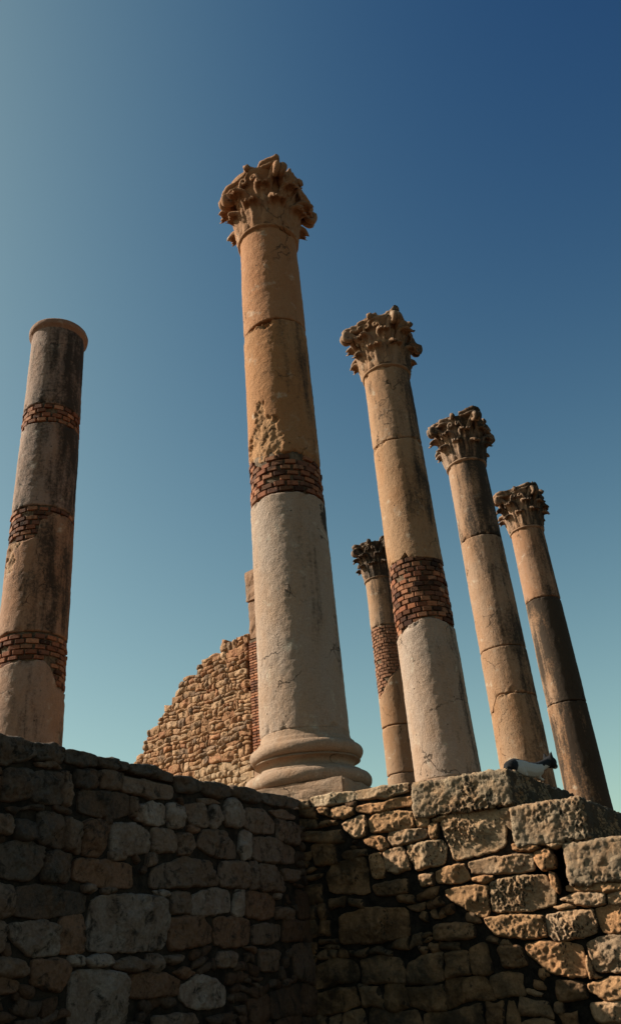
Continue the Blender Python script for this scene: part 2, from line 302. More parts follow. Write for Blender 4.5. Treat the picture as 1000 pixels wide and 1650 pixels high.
LEFT_STONES=[
("c",[(3.364,1.212),(3.23,1.208),(3.095,1.2),(3.093,1.123),(3.258,1.065),(3.469,1.051),(3.49,1.202)]),
("c",[(3.088,1.202),(2.895,1.215),(2.845,1.177),(2.874,1.123),(3.08,1.111)]),
("c",[(2.838,1.215),(2.573,1.209),(2.575,1.143),(2.705,1.134),(2.836,1.133)]),
("c",[(2.567,1.204),(2.459,1.206),(2.279,1.207),(2.284,1.159),(2.541,1.138)]),
("c",[(2.27,1.206),(2.09,1.22),(1.81,1.198),(1.82,1.142),(2.246,1.149)]),
("c",[(1.799,1.197),(1.46,1.191),(1.474,1.12),(1.75,1.078)]),
("c",[(1.444,1.199),(1.096,1.197),(1.092,1.129),(1.299,1.085),(1.455,1.111)]),
("c",[(1.079,1.199),(0.98,1.203),(1.016,1.121),(1.083,1.137)]),
("c",[(0.966,1.214),(0.648,1.204),(0.646,1.13),(0.877,1.106),(0.997,1.139)]),
("c",[(0.629,1.208),(0.135,1.215),(0.001,1.204),(0.102,1.142),(0.405,1.113),(0.627,1.132)]),
("r",[(3.287,1.036),(3.098,1.053),(3.092,0.895),(3.298,0.866)]),
("r",[(3.092,1.046),(2.869,1.07),(2.848,0.887),(3.08,0.888)]),
("n",[(3.079,1.099),(2.936,1.114),(2.871,1.088),(3.053,1.077)]),
("n",[(2.864,1.067),(2.8,1.067),(2.777,0.889),(2.84,0.886)]),
("r",[(2.756,1.1),(2.59,1.113),(2.567,1.014),(2.748,1.002)]),
("n",[(2.54,1.125),(2.352,1.135),(2.362,1.029),(2.528,1.019)]),
("n",[(2.342,1.117),(2.088,1.114),(1.82,1.118),(1.82,1.03),(2.021,1.014),(2.347,1.021)]),
("r",[(2.721,0.988),(2.272,1.01),(2.252,0.89),(2.412,0.857),(2.706,0.858)]),
("n",[(2.256,1.003),(2.195,0.99),(2.206,0.87),(2.243,0.881)]),
("w",[(2.185,0.962),(1.922,0.993),(1.894,0.863),(2.05,0.845),(2.2,0.867)]),
("w",[(1.871,0.994),(1.715,1.0),(1.674,0.861),(1.837,0.839),(1.878,0.914)]),
("n",[(1.68,1.003),(1.457,1.036),(1.363,0.96),(1.424,0.881),(1.609,0.877)]),
("w",[(1.372,1.034),(1.261,1.038),(1.225,0.95),(1.308,0.879),(1.37,0.896)]),
("n",[(1.513,1.068),(1.339,1.08),(1.24,1.058),(1.495,1.036)]),
("w",[(1.156,1.1),(1.051,1.111),(0.927,1.033),(0.957,0.918),(1.147,0.903),(1.216,0.973)]),
("n",[(0.903,1.058),(0.652,1.07),(0.469,0.992),(0.503,0.906),(0.805,0.891),(0.934,0.931)]),
("n",[(0.442,1.013),(0.307,1.017),(0.327,0.855),(0.435,0.864)]),
("n",[(0.556,1.079),(0.307,1.098),(0.129,1.065),(0.16,1.037),(0.416,1.027)]),
("n",[(0.293,1.006),(0.085,1.004),(0.109,0.838),(0.314,0.842)]),
("n",[(3.393,0.802),(3.208,0.796),(3.209,0.702),(3.379,0.697)]),
("r",[(3.18,0.782),(3.033,0.779),(3.035,0.682),(3.168,0.681)]),
("r",[(3.026,0.836),(2.835,0.829),(2.815,0.651),(3.012,0.681)]),
("n",[(2.825,0.826),(2.702,0.806),(2.681,0.635),(2.804,0.648)]),
("o",[(2.676,0.817),(2.523,0.839),(2.459,0.799),(2.471,0.667),(2.536,0.621),(2.663,0.631)]),
("w",[(2.424,0.826),(2.235,0.836),(2.08,0.801),(2.053,0.681),(2.316,0.649),(2.424,0.67)]),
("n",[(2.024,0.834),(1.786,0.823),(1.769,0.697),(2.021,0.683)]),
("n",[(1.751,0.816),(1.61,0.816),(1.55,0.749),(1.648,0.684),(1.759,0.688)]),
("n",[(1.463,0.857),(1.189,0.867),(1.064,0.779),(1.057,0.684),(1.355,0.69),(1.532,0.75)]),
("w",[(0.98,0.887),(0.841,0.889),(0.857,0.704),(0.953,0.684),(1.011,0.75)]),
("n",[(0.817,0.854),(0.531,0.87),(0.166,0.81),(0.183,0.691),(0.644,0.681),(0.835,0.705)]),
("o",[(1.645,0.878),(1.5,0.865),(1.537,0.831),(1.639,0.834)]),
("n",[(2.435,0.665),(2.282,0.669),(2.286,0.624),(2.413,0.609)]),
("r",[(3.291,0.65),(3.101,0.675),(2.967,0.655),(2.984,0.528),(3.08,0.487),(3.272,0.5)]),
("r",[(2.938,0.64),(2.756,0.626),(2.768,0.48),(2.968,0.482)]),
("o",[(2.717,0.616),(2.226,0.6),(2.221,0.46),(2.473,0.471),(2.733,0.497)]),
("n",[(2.077,0.671),(1.974,0.673),(1.982,0.611),(2.076,0.589)]),
("n",[(2.013,0.591),(1.683,0.663),(1.394,0.657),(1.284,0.551),(1.306,0.5),(1.685,0.481),(2.042,0.464)]),
("n",[(1.248,0.664),(0.877,0.671),(0.891,0.489),(1.279,0.501)]),
("n",[(0.859,0.671),(0.745,0.672),(0.761,0.499),(0.866,0.49)]),
("n",[(0.727,0.673),(0.554,0.663),(0.395,0.59),(0.376,0.472),(0.732,0.482)]),
("n",[(0.389,0.643),(0.164,0.644),(0.165,0.563),(0.351,0.557)]),
("n",[(2.651,0.472),(2.566,0.474),(2.564,0.436),(2.64,0.43)]),
("n",[(2.486,0.459),(2.378,0.465),(2.376,0.435),(2.476,0.433)]),
("w",[(2.011,0.456),(1.852,0.455),(1.846,0.423),(1.948,0.421)]),
("n",[(3.387,0.466),(3.169,0.459),(3.152,0.316),(3.364,0.303)]),
("r",[(3.14,0.448),(2.989,0.463),(2.626,0.419),(2.62,0.328),(2.972,0.301),(3.146,0.316)]),
("w",[(2.544,0.412),(2.306,0.429),(1.916,0.422),(1.868,0.262),(1.914,0.124),(2.292,0.122),(2.601,0.137),(2.59,0.268)]),
("n",[(1.833,0.45),(1.645,0.445),(1.626,0.329),(1.836,0.324)]),
("w",[(1.6,0.436),(1.325,0.486),(1.152,0.463),(1.16,0.334),(1.406,0.314),(1.619,0.318)]),
("w",[(1.071,0.475),(0.947,0.478),(0.981,0.31),(1.133,0.324)]),
("o",[(0.927,0.474),(0.577,0.453),(0.537,0.399),(0.572,0.288),(0.94,0.297)]),
("n",[(3.363,0.296),(3.182,0.274),(3.206,0.149),(3.342,0.147)]),
("w",[(3.162,0.281),(2.822,0.282),(2.801,0.128),(3.019,0.132),(3.154,0.217)]),
("o",[(2.806,0.308),(2.631,0.312),(2.617,0.122),(2.797,0.136)]),
("o",[(1.855,0.3),(1.515,0.311),(1.373,0.238),(1.395,0.145),(1.69,0.117),(1.845,0.108)]),
("o",[(1.344,0.304),(0.899,0.289),(0.921,0.133),(1.115,0.109),(1.359,0.135)]),
("n",[(0.861,0.252),(0.471,0.249),(0.497,0.144),(0.658,0.117),(0.863,0.132)]),
("n",[(0.54,0.367),(0.255,0.357),(0.266,0.28),(0.526,0.287)]),
("w",[(0.529,0.464),(0.444,0.466),(0.463,0.43),(0.533,0.432)]),
("n",[(3.3,0.119),(3.101,0.118),(3.021,0.059),(3.05,0.03),(3.291,0.052)]),
("w",[(2.725,0.118),(2.616,0.112),(2.605,0.061),(2.722,0.077)]),
("w",[(2.603,0.102),(2.452,0.117),(2.372,0.098),(2.376,0.059),(2.55,0.048)]),
("n",[(2.358,0.074),(2.208,0.092),(2.078,0.071),(2.092,0.022),(2.177,0.01),(2.356,0.04)]),
("n",[(2.064,0.103),(1.959,0.1),(1.919,0.023),(1.988,0.001),(2.069,0.046)]),
("n",[(1.913,0.09),(1.706,0.086),(1.756,0.036),(1.897,0.047)]),
("w",[(2.696,0.051),(2.261,0.019),(2.243,-0.271),(2.708,-0.227)]),
("o",[(2.238,0.006),(1.882,-0.004),(1.756,-0.053),(1.756,-0.137),(2.228,-0.12)]),
("o",[(2.996,0.114),(2.747,0.097),(2.713,0.03),(2.78,-0.053),(2.983,0.002)]),
("o",[(1.804,-0.008),(1.691,0.012),(1.558,-0.025),(1.691,-0.048)]),
("w",[(1.74,-0.087),(1.524,-0.039),(1.349,-0.066),(1.243,-0.126),(1.248,-0.233),(1.628,-0.213),(1.741,-0.154)]),
("o",[(3.291,0.052),(3.068,0.013),(3.083,-0.033),(3.279,-0.033)]),
("n",[(1.999,-0.223),(1.788,-0.233),(1.596,-0.24),(1.531,-0.305),(1.998,-0.302)]),
("n",[(0.791,0.09),(0.529,0.072),(0.544,-0.06),(0.782,-0.048)]),
("n",[(1.306,0.087),(1.078,0.08),(1.123,-0.013),(1.346,0.006)]),
("o",[(0.996,0.112),(0.831,0.107),(0.844,0.062)]),
]
def wallpt(C, D, n, u, z, w):
    u = np.asarray(u, float); return np.stack([C[0] + D[0] * u + n[0] * w, C[1] + D[1] * u + n[1] * w, z + 0 * u], -1)
def box_mesh(name, C, D, n, u0, u1, z0, z1, w0, w1, mat):
    v = [wallpt(C, D, n, u, z, w) for w in (w0, w1) for z in (z0, z1) for u in (u0, u1)]
    f = [(0, 1, 3, 2), (4, 6, 7, 5), (0, 4, 5, 1), (2, 3, 7, 6), (0, 2, 6, 4), (1, 5, 7, 3)]
    me = mesh_from(name, v, f, mat, False)
    bm = bmesh.new(); bm.from_mesh(me); bmesh.ops.recalc_face_normals(bm, faces=bm.faces); bm.to_mesh(me); bm.free()
    return me

# ------------------------------------------------------------------ setting
g = mesh_from('ground', [(-3000, -3000, -1.6), (3000, -3000, -1.6), (3000, 3000, -1.6), (-3000, 3000, -1.6)], [(0, 1, 2, 3)], M_GROUND, False)
go = put('ground', g); go['kind'] = 'structure'

# ------------------------------------------------------------------ stones
from mathutils.geometry import delaunay_2d_cdt
def stone_mesh(poly, C, D, n, proud, amp, seed, step, depth=.1, rough=0., pw=.022, mat=None, facet=1.0):
    rs = np.random.RandomState(seed); poly = np.asarray(poly, float)
    for _ in range(2):                                       # knock the corners off
        q = np.roll(poly, -1, 0); k = .11
        poly = np.stack([poly * (1 - k) + q * k, poly * k + q * (1 - k)], 1).reshape(-1, 2)
    seg = np.linalg.norm(np.roll(poly, -1, 0) - poly, axis=1); per = seg.sum(); cum = np.concatenate([[0], np.cumsum(seg)])
    nA = int(np.clip(per / step, 14, 260))
    tt = np.linspace(0, per, nA, endpoint=False); cl = np.vstack([poly, poly[:1]])
    B = np.stack([np.interp(tt, cum, cl[:, 0]), np.interp(tt, cum, cl[:, 1])], 1)
    c = B.mean(0); dv = B - c; B = c + dv * (1 + .009 / np.linalg.norm(dv, axis=1)[:, None])
    e3 = np.stack([B[:, 0], B[:, 1], np.full(nA, seed * 3.7)], -1)
    B = B + (B - c) / np.linalg.norm(B - c, axis=1)[:, None] * (fbm(e3, 11, 4, .6) * .011)[:, None]
    lo, hi = B.min(0), B.max(0)
    gx, gy = np.meshgrid(np.arange(lo[0], hi[0], step), np.arange(lo[1], hi[1], step * .87)); gx = gx + (np.arange(gx.shape[0]) % 2)[:, None] * step * .5
    G = np.stack([gx.ravel(), gy.ravel()], 1) + rs.uniform(-.22, .22, (gx.size, 2)) * step
    G = G[inside(G[:, 0], G[:, 1], B)]
    dG = polydist(G[:, 0], G[:, 1], B); G = G[dG > step * .45]; 
    P2 = np.vstack([B, G]); dist = np.concatenate([np.zeros(nA), dG[dG > step * .45]])
    ov, oe, of, *_ = delaunay_2d_cdt([Vector(p) for p in P2.tolist()], [(i, (i + 1) % nA) for i in range(nA)], [], 1, 1e-6)
    if len(ov) != len(P2): P2 = np.array([v[:] for v in ov]); dist = polydist(P2[:, 0], P2[:, 1], B)
    fl = [list(f) for f in of]
    e = np.clip(dist / pw, 0, 1); w = proud * (np.sqrt(1 - (1 - e) ** 2) - .45)
    size = float(np.sqrt(per)) * .5
    pl = np.stack([(P2 - c) @ (np.array([math.cos(t_), math.sin(t_)]) * rs.uniform(.05, .38) * facet) + rs.uniform(.004, .030) * size for t_ in rs.uniform(0, 6.28, 6)], 0)
    w = w - np.clip(np.maximum(pl.max(0), 0) , 0, proud * 1.1 + .02) * (.25 + .75 * e)
    W3 = wallpt(C, D, n, P2[:, 0], P2[:, 1], 0)
    off = rs.uniform(0, 50, 3)
    a = fbm((W3 + off) * (1, 1, 1.3), 4.5, 2) * .8 * facet
    r = 1 - np.abs(fbm(W3 + off, 10, 3)) * 1.6
    fine = fbm(W3 + off, 26, 3, .62)
    d = amp * (a + .4 * r + .6 * fine)
    if rough:
        X = wallpt(C, D, n, P2[:, 0] + .3 * P2[:, 1], P2[:, 1] * .7, 0)
        wv = np.abs(fbm(X, 27, 3, .65)); d = d + rough * (.35 + .9 * smooth(-.25, .35, fbm(W3 + off + 4, 4, 3))) * (smooth(.0, .5, wv) - .5)
    w = w + d * (.45 + .55 * e)
    low = -.010 + fbm(W3 + off + 5, 20, 3) * .004; w = np.where(w < low, low + (w - low) * .2, w)
    F = wallpt(C, D, n, P2[:, 0], P2[:, 1], w)
    V = [F]; nF = len(P2); ring = list(range(nA))
    for dep, sh in ((-.035, 1.0), (-depth, .97)):
        Q = c + (B - c) * sh
        V.append(wallpt(C, D, n, Q[:, 0], Q[:, 1], dep + fbm(np.stack([Q[:, 0], Q[:, 1], Q[:, 0] * 0 + dep * 9], -1), 8, 2) * .01))
    V = np.vstack(V); o3 = np.array(wallpt(C, D, n, c[0], c[1], 0)).reshape(3)
    sgn = 1 if fl and np.cross(F[fl[0][1]] - F[fl[0][0]], F[fl[0][2]] - F[fl[0][0]]) @ np.array([n[0], n[1], 0]) > 0 else -1
    if sgn < 0: fl = [f[::-1] for f in fl]
    # winding of the boundary ring seen along the normal
    area = (B[:, 0] * np.roll(B[:, 1], -1) - np.roll(B[:, 0], -1) * B[:, 1]).sum() * (D[0] * -n[1] + D[1] * n[0])
    for o0, o1 in ((0, nF), (nF, nF + nA)):
        for i in range(nA):
            k = (i + 1) % nA; f = [o0 + i, o1 + i, o1 + k, o0 + k]
            fl.append(f if area > 0 else f[::-1])
    me = mesh_from('stone', V - o3, fl, mat)
    return me, o3
def filler(u0, u1, z0, z1, taken, rs, hmin, hmax, lmin, lmax, gap=.018, test=None, slope=0.):
    """coursed rubble packed where no traced stone lies"""
    out = []; z = z0; wv = lambda p: [(q[0], q[1] + .022 * math.sin(q[0] * 6.1 + q[1] * 2.3) + .014 * math.sin(q[0] * 14.7 + q[1] * 9)) for q in p]
    taken = [np.asarray(t) for t in taken]
    bb = [(t[:, 0].min(), t[:, 0].max(), t[:, 1].min(), t[:, 1].max()) for t in taken]
    def free(poly):
        p = np.asarray(poly); c = p.mean(0)
        g_ = np.vstack([c, c + (p - c) * .5, c + (p - c) * .85])
        for t, b_ in zip(taken, bb):
            if p[:, 0].max() < b_[0] or p[:, 0].min() > b_[1] or p[:, 1].max() < b_[2] or p[:, 1].min() > b_[3]: continue
            if inside(g_[:, 0], g_[:, 1], t).any(): return False
            if inside(t[:, 0], t[:, 1], p).any(): return False
        return True
    while z < z1 - .04:
        h = min(rs.uniform(hmin, hmax), z1 - z); u = u0 + rs.uniform(-.1, 0)
        while u < u1:
            L = rs.uniform(lmin, lmax) * (1 if rs.rand() > .3 else .5); j = lambda k=.022: rs.uniform(-k, k)
            two = rs.rand() < .28 and h > hmin + .55 * (hmax - hmin)
            for (a, b) in (((0, .5), (.5, 1)) if two else ((0, 1),)):
                za, zb = z + h * a + gap * .5, z + h * b - gap * .5; ua, ub = u + gap * .5, min(u + L, u1 + .1) - gap * .5
                if ub - ua < .03: continue
                H = zb - za
                p = [(ua + j(), za + j() * .7), ((ua + ub) / 2, za + j(.01)), (ub + j(), za + j() * .7), (ub + j(.008), (za + zb) / 2), (ub + j() - .1 * H * rs.rand(), zb + j() * .7),
                     ((ua + ub) / 2, zb + j(.01)), (ua + j() + .1 * H * rs.rand(), zb + j() * .7), (ua + j(.008), (za + zb) / 2)]
                p = wv(p)
                if test and not test(p): continue
                if free(p): out.append(p)
            u += L
        z += h
    return out

OCHRE = [(.29, .165, .085), (.25, .135, .065), (.32, .195, .11), (.23, .15, .092), (.27, .135, .062)]
def wl(c, a): return (c[0], c[1], c[2], a)

# right: front of the temple podium with the flank of its stair
podium = thing('temple_podium', (float(C0[0]), float(C0[1]), -1.6), 'ochre coursed stone podium on the right, stepping down at its right end under the cat', 'podium')
def under(o, root): o.location = Vector(o.location) - root.location
body = put('podium_body', box_mesh('podium_body', C0, D2, -DR, -14, 1.78, -1.62, 1.17, -34, -.032, M_MORT), podium); under(body, podium)
body['label'] = 'dark earth and mortar core behind the stones'
pv = put('podium_paving', box_mesh('podium_paving', C0, D2, -DR, -14, 1.70, 1.172, 1.19, -34, -.25, M_PAVE), podium); under(pv, podium)
sk = put('stair_core', box_mesh('stair_core', C0, D2, -DR, 1.781, 3.3, -1.62, .30, -6, -.045, M_MORT), podium); under(sk, podium)
def add_stone(root, poly, C, D, n, mat, color, **kw):
    me, o3 = stone_mesh(poly, C, D, n, mat=mat, **kw)
    o = put('stone', me, root, tuple(o3), color); under(o, root); return o
rs = np.random.RandomState(5)
RT = [p for k, p in RIGHT_STONES]
blocks = [((.985, 1.806), (.915, 1.207)), ((1.745, 2.307), (.605, .917)), ((2.085, 2.84), (.30, .612)), ((2.62, 3.37), (-.01, .306))]
taken = RT + [[(a[0], b[0]), (a[1], b[0]), (a[1], b[1]), (a[0], b[1])] for a, b in blocks]
sid = 100
for k, p in RIGHT_STONES:
    sid += 1; c = OCHRE[rs.randint(5)]
    kw = dict(proud=.035 + rs.rand() * .03, amp=.020, step=.0105, rough=0.)
    if k == 'c': kw.update(depth=.45, amp=.014, rough=.008); c = (.25, .18, .118)
    if k == 'r': kw.update(rough=.022, amp=.014); c = (.23, .15, .088) if rs.rand() > .5 else c
    f = rs.uniform(1.3, 1.8) if sid < 141 else rs.uniform(.3, .45)  # shade in the colour: last stones, below the shadow line, darker than sunlit ones
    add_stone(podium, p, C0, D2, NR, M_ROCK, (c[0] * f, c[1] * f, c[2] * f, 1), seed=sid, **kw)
stairtop = lambda u: 1.17 if u < 1.75 else (.88 if u < 2.25 else (.58 if u < 2.8 else .25))
fl = filler(-.02, 3.25, -1.0, 1.16, taken, rs, .13, .25, .18, .5, test=lambda p: max(q[1] for q in p) < stairtop(max(q[0] for q in p)))
taken2 = taken + fl
fl += filler(-.02, 3.25, -1.0, 1.16, taken2, rs, .05, .09, .06, .2, test=lambda p: max(q[1] for q in p) < stairtop(max(q[0] for q in p)))
for p in fl:
    sid += 1; c = OCHRE[rs.randint(5)]; f = rs.uniform(.24, .48) * (1 + 2.2 * float(smooth(1.1, 2.1, np.array(p[0][0])))); small = (p[2][0] - p[0][0]) < .12  # light painted in: fill stones dark in the shadowed corner, brighter towards the sunlit end
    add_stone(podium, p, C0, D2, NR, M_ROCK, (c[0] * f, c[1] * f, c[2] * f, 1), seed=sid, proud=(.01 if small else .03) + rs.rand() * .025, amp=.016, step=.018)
# big squared blocks that make the steps
def block_mesh(u0, u1, z0, z1, w0, w1, seed, step=.016, rough=.024, mat=None):
    vs = []; fs = []; 
    L = (u1 - u0, z1 - z0, w1 - w0)
    nn = [max(3, int(l / step)) for l in L]
    nn[2] = max(3, int(L[2] / (step * 1.6)))
    idx = {}
    def vid(i, j, k):
        key = (i, j, k)
        if key not in idx: idx[key] = len(vs); vs.append(key)
        return idx[key]
    a, b, c = nn
    for i in range(a):
        for j in range(b):
            fs.append((vid(i, j, c), vid(i + 1, j, c), vid(i + 1, j + 1, c), vid(i, j + 1, c)))
            fs.append((vid(i, j, 0), vid(i, j + 1, 0), vid(i + 1, j + 1, 0), vid(i + 1, j, 0)))
    for i in range(a):
        for k in range(c):
            fs.append((vid(i, b, k), vid(i, b, k + 1), vid(i + 1, b, k + 1), vid(i + 1, b, k)))
            fs.append((vid(i, 0, k), vid(i + 1, 0, k), vid(i + 1, 0, k + 1), vid(i, 0, k + 1)))
    for j in range(b):
        for k in range(c):
            fs.append((vid(a, j, k), vid(a, j + 1, k), vid(a, j + 1, k + 1), vid(a, j, k + 1)))
            fs.append((vid(0, j, k), vid(0, j, k + 1), vid(0, j + 1, k + 1), vid(0, j + 1, k)))
    q = np.array(vs, float) / np.array(nn)            # 0..1
    p = q * np.array(L); half = np.array(L) / 2; p = p - half
    rad = .030                                        # rounded box
    inner = np.clip(p, -(half - rad), half - rad); dlt = p - inner; ln = np.linalg.norm(dlt, axis=1)[:, None]
    nrm = dlt / np.maximum(ln, 1e-9); p = inner + nrm * rad
    Wp = p + np.array([seed * 3.1, seed * 1.7, 0])
    d = fbm(Wp, 5, 2) * .012 + fbm(Wp, 16, 4, .6) * .008
    Xs = Wp * np.array([1, .62, 1]) + np.array([.25, 0, 0]) * Wp[:, 1:2]
    d = d + rough * (.35 + .9 * smooth(-.25, .35, fbm(Wp + 7, 3.5, 3))) * (smooth(.02, .42, np.abs(fbm(Xs, 27, 3, .65))) - .7)
    p = p + nrm * d[:, None]
    uc, zc, wc = (u0 + u1) / 2, (z0 + z1) / 2, (w0 + w1) / 2
    V = wallpt(C0, D2, -DR, p[:, 0] + uc, p[:, 1] + zc, p[:, 2] + wc)
    o3 = np.array(wallpt(C0, D2, -DR, uc, zc, wc)).reshape(3)
    me = mesh_from('step_block', V - o3, [list(f) for f in fs], mat)
    bm = bmesh.new(); bm.from_mesh(me); bmesh.ops.recalc_face_normals(bm, faces=bm.faces); bm.to_mesh(me); bm.free()
    return me, o3
for i, ((u0, u1), (z0, z1)) in enumerate(blocks):
    w = .035
    for k in range(5 if i < 3 else 2):
        ln = .95 + .2 * rs.rand()
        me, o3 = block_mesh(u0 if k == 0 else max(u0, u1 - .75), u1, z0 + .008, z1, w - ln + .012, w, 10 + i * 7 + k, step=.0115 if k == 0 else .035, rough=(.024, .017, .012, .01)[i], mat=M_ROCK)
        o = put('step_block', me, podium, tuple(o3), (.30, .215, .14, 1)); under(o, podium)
        w -= ln

# left: tall wall that runs towards the camera, in shade
lw = thing('stone_wall', (float(C0[0]), float(C0[1]), -1.6), 'dark shaded wall of irregular grey and brown stones on the left, running towards the viewer', 'wall')
o = put('wall_core', box_mesh('wall_core', C0, DL, NL, .03, 12, -1.62, 1.13, -.52, -.030, M_MORT), lw); under(o, lw)
LT = [p for k, p in LEFT_STONES]
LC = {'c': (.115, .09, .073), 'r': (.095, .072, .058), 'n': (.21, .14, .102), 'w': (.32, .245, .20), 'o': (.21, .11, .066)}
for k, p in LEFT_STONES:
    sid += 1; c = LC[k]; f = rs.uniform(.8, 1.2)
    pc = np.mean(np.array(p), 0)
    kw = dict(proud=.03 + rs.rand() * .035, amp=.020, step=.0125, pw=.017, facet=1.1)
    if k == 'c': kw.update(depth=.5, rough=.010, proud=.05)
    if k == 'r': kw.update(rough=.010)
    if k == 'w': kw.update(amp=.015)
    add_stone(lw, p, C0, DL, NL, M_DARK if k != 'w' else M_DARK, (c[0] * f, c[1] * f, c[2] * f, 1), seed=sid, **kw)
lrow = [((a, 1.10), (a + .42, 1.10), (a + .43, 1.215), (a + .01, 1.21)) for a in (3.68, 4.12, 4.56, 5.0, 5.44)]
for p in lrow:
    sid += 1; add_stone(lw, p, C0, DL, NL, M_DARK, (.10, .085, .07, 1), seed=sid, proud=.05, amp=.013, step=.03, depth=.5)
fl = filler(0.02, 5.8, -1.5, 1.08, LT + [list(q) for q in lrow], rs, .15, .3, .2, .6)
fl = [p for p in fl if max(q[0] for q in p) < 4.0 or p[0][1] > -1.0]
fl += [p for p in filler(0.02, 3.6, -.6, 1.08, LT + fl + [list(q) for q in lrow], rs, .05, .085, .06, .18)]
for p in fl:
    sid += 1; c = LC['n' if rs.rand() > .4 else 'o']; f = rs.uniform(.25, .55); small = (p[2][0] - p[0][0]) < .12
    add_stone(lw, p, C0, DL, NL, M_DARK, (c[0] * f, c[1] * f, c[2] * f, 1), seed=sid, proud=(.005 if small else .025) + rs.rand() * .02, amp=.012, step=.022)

# ------------------------------------------------------------------ ruined rubble wall with a brick pier, far behind
RW0 = np.array([-1.599, 17.0]); RD = np.array([math.cos(.62), -math.sin(.62)]); RN = np.array([RD[1], -RD[0]])
if RN[1] > 0: RN = -RN
outline = [(-3.61, 1.2), (-3.61, 4.03), (-3.35, 4.54), (-3.23, 4.73), (-3.11, 4.96), (-2.8, 4.95), (-2.77, 5.19), (-2.46, 5.34), (-2.4, 5.51), (-2.2, 5.49), (-2.14, 5.72), (-1.9, 5.74), (-1.78, 5.85), (-1.62, 5.84), (-1.58, 6.02), (-1.35, 6.0), (-1.27, 6.12), (-1.09, 6.16), (-0.92, 6.17), (-0.79, 6.2), (-0.78, 6.37), (-0.53, 6.36), (-0.42, 6.41), (0.0, 6.36), (-0.06, 6.340000000000001), (-0.06, 1.2)]
rw = thing('ruined_wall', (float(RW0[0]), float(RW0[1]), 1.2), 'broken wall of orange rubble stone with a ragged sloping top, beyond the tall column', 'wall')
po = np.array(outline); cc = np.array([-1.2, 3.0])
ins = cc + (po - cc) * np.array([.965, .975])
vf = wallpt(RW0, RD, RN, ins[:, 0], ins[:, 1], -.03); vb = wallpt(RW0, RD, RN, ins[:, 0], ins[:, 1], -.75); n_ = len(ins)
o3 = np.array([RW0[0], RW0[1], 1.2])
me = mesh_from('wall_core', np.vstack([vf, vb]) - o3, [list(range(n_)), list(range(2 * n_ - 1, n_ - 1, -1))] + [[i, (i + 1) % n_, n_ + (i + 1) % n_, n_ + i] for i in range(n_)], M_MORT2, False)
put('wall_core', me, rw)
rr = np.random.RandomState(21)
def rubtest(p):
    q = np.array(p); return inside(np.array([q[:, 0].mean()]), np.array([q[:, 1].mean()]), outline)[0]
rub = filler(-3.61, -.07, 2.9, 6.7, [], rr, .075, .20, .07, .40, gap=.015, test=rubtest)
RC = [(.35, .195, .11), (.30, .15, .078), (.41, .255, .155), (.30, .135, .07), (.21, .13, .085)]
rub = [p for p in rub if p[0][1] > 2.98 - .19 * p[0][0]]
print('rubble', len(rub))
rub.sort(key=lambda p: p[0][1])
extra = []
for i, p in enumerate(rub):
    sid += 1; c = RC[rr.randint(5)]; f = rr.uniform(.75, 1.1)
    q = np.array(p); top = not inside(np.array([q[:, 0].mean()]), np.array([q[:, 1].max() + .12]), outline)[0] or not inside(np.array([q[:, 0].min() - .12]), np.array([q[:, 1].mean()]), outline)[0]
    me, o3s = stone_mesh(p, RW0, RD, RN, .03 + rr.rand() * .045, .024, sid, .024, depth=.6 if top else .08, pw=.03, facet=1.5, mat=M_RUB)
    if i < len(rub) - 300:
        extra.append((me, o3s - o3)); continue
    o = put('stone', me, rw, tuple(o3s - o3), (c[0] * f, c[1] * f, c[2] * f, 1))
if extra:
    V = []; F = []; o_ = 0
    for me, l in extra:
        v = np.array([q.co[:] for q in me.vertices]) + l; V.append(v); F += [[k + o_ for k in p.vertices] for p in me.polygons]; o_ += len(v); bpy.data.meshes.remove(me)
    o = put('lower_stones', mesh_from('lower_stones', np.vstack(V), F, M_RUB), rw, color=(.36, .24, .15, 1)); o['kind'] = 'stuff'
me = box_mesh('wall_footing', RW0, RD, RN, -3.56, -.07, 1.19, 3.2, -.72, .02, M_RUB); o = put('wall_footing', me, rw, color=(.4, .26, .15, 1)); o.location = Vector((-RW0[0], -RW0[1], -1.2))

def chamfer_brick(name, mat, seed, bev=.07, jit=.03):
    bm = bmesh.new(); bmesh.ops.create_cube(bm, size=1.0)
    bmesh.ops.bevel(bm, geom=bm.edges[:], offset=bev, segments=1, affect='EDGES', clamp_overlap=True)
    r_ = random.Random(seed)
    for v in bm.verts: v.co += Vector((r_.uniform(-jit, jit), r_.uniform(-jit, jit), r_.uniform(-jit, jit)))
    me = bpy.data.meshes.new(name); bm.to_mesh(me); bm.free(); me.materials.append(mat); return me
BRK = [chamfer_brick('brick', M_BRICK, s) for s in range(6)]
BCOL = [(.24, .092, .046), (.19, .07, .037), (.28, .125, .068), (.13, .054, .033), (.23, .10, .054)]
pier = put('brick_pier', box_mesh('brick_pier', RW0, RD, RN, .06, .72, 3.2, 6.14, -.62, .03, M_BMORT), rw); pier.location = Vector((-RW0[0], -RW0[1], -1.2))
ang = math.atan2(RD[1], RD[0]); z = 3.5; row = 0
while z < 6.10:
    for k in range(3 if row % 2 else 4):
        L = .22 if row % 2 else (.11 if k in (0, 3) else .22)
        x0 = (k * .23) if row % 2 else (0, .12, .35, .58)[k]
        P = wallpt(RW0, RD, RN, x0 + .06 + L / 2 - .005, z, -.05)
        c = BCOL[rr.randint(5)]; f = rr.uniform(.9, 1.3)
        o = put('brick', BRK[rr.randint(6)], pier, (P[0], P[1], P[2]), (c[0] * f, c[1] * f, c[2] * f, 1), (0, 0, ang + rr.uniform(-.02, .02)), (L, .22, .044))
    z += .058; row += 1
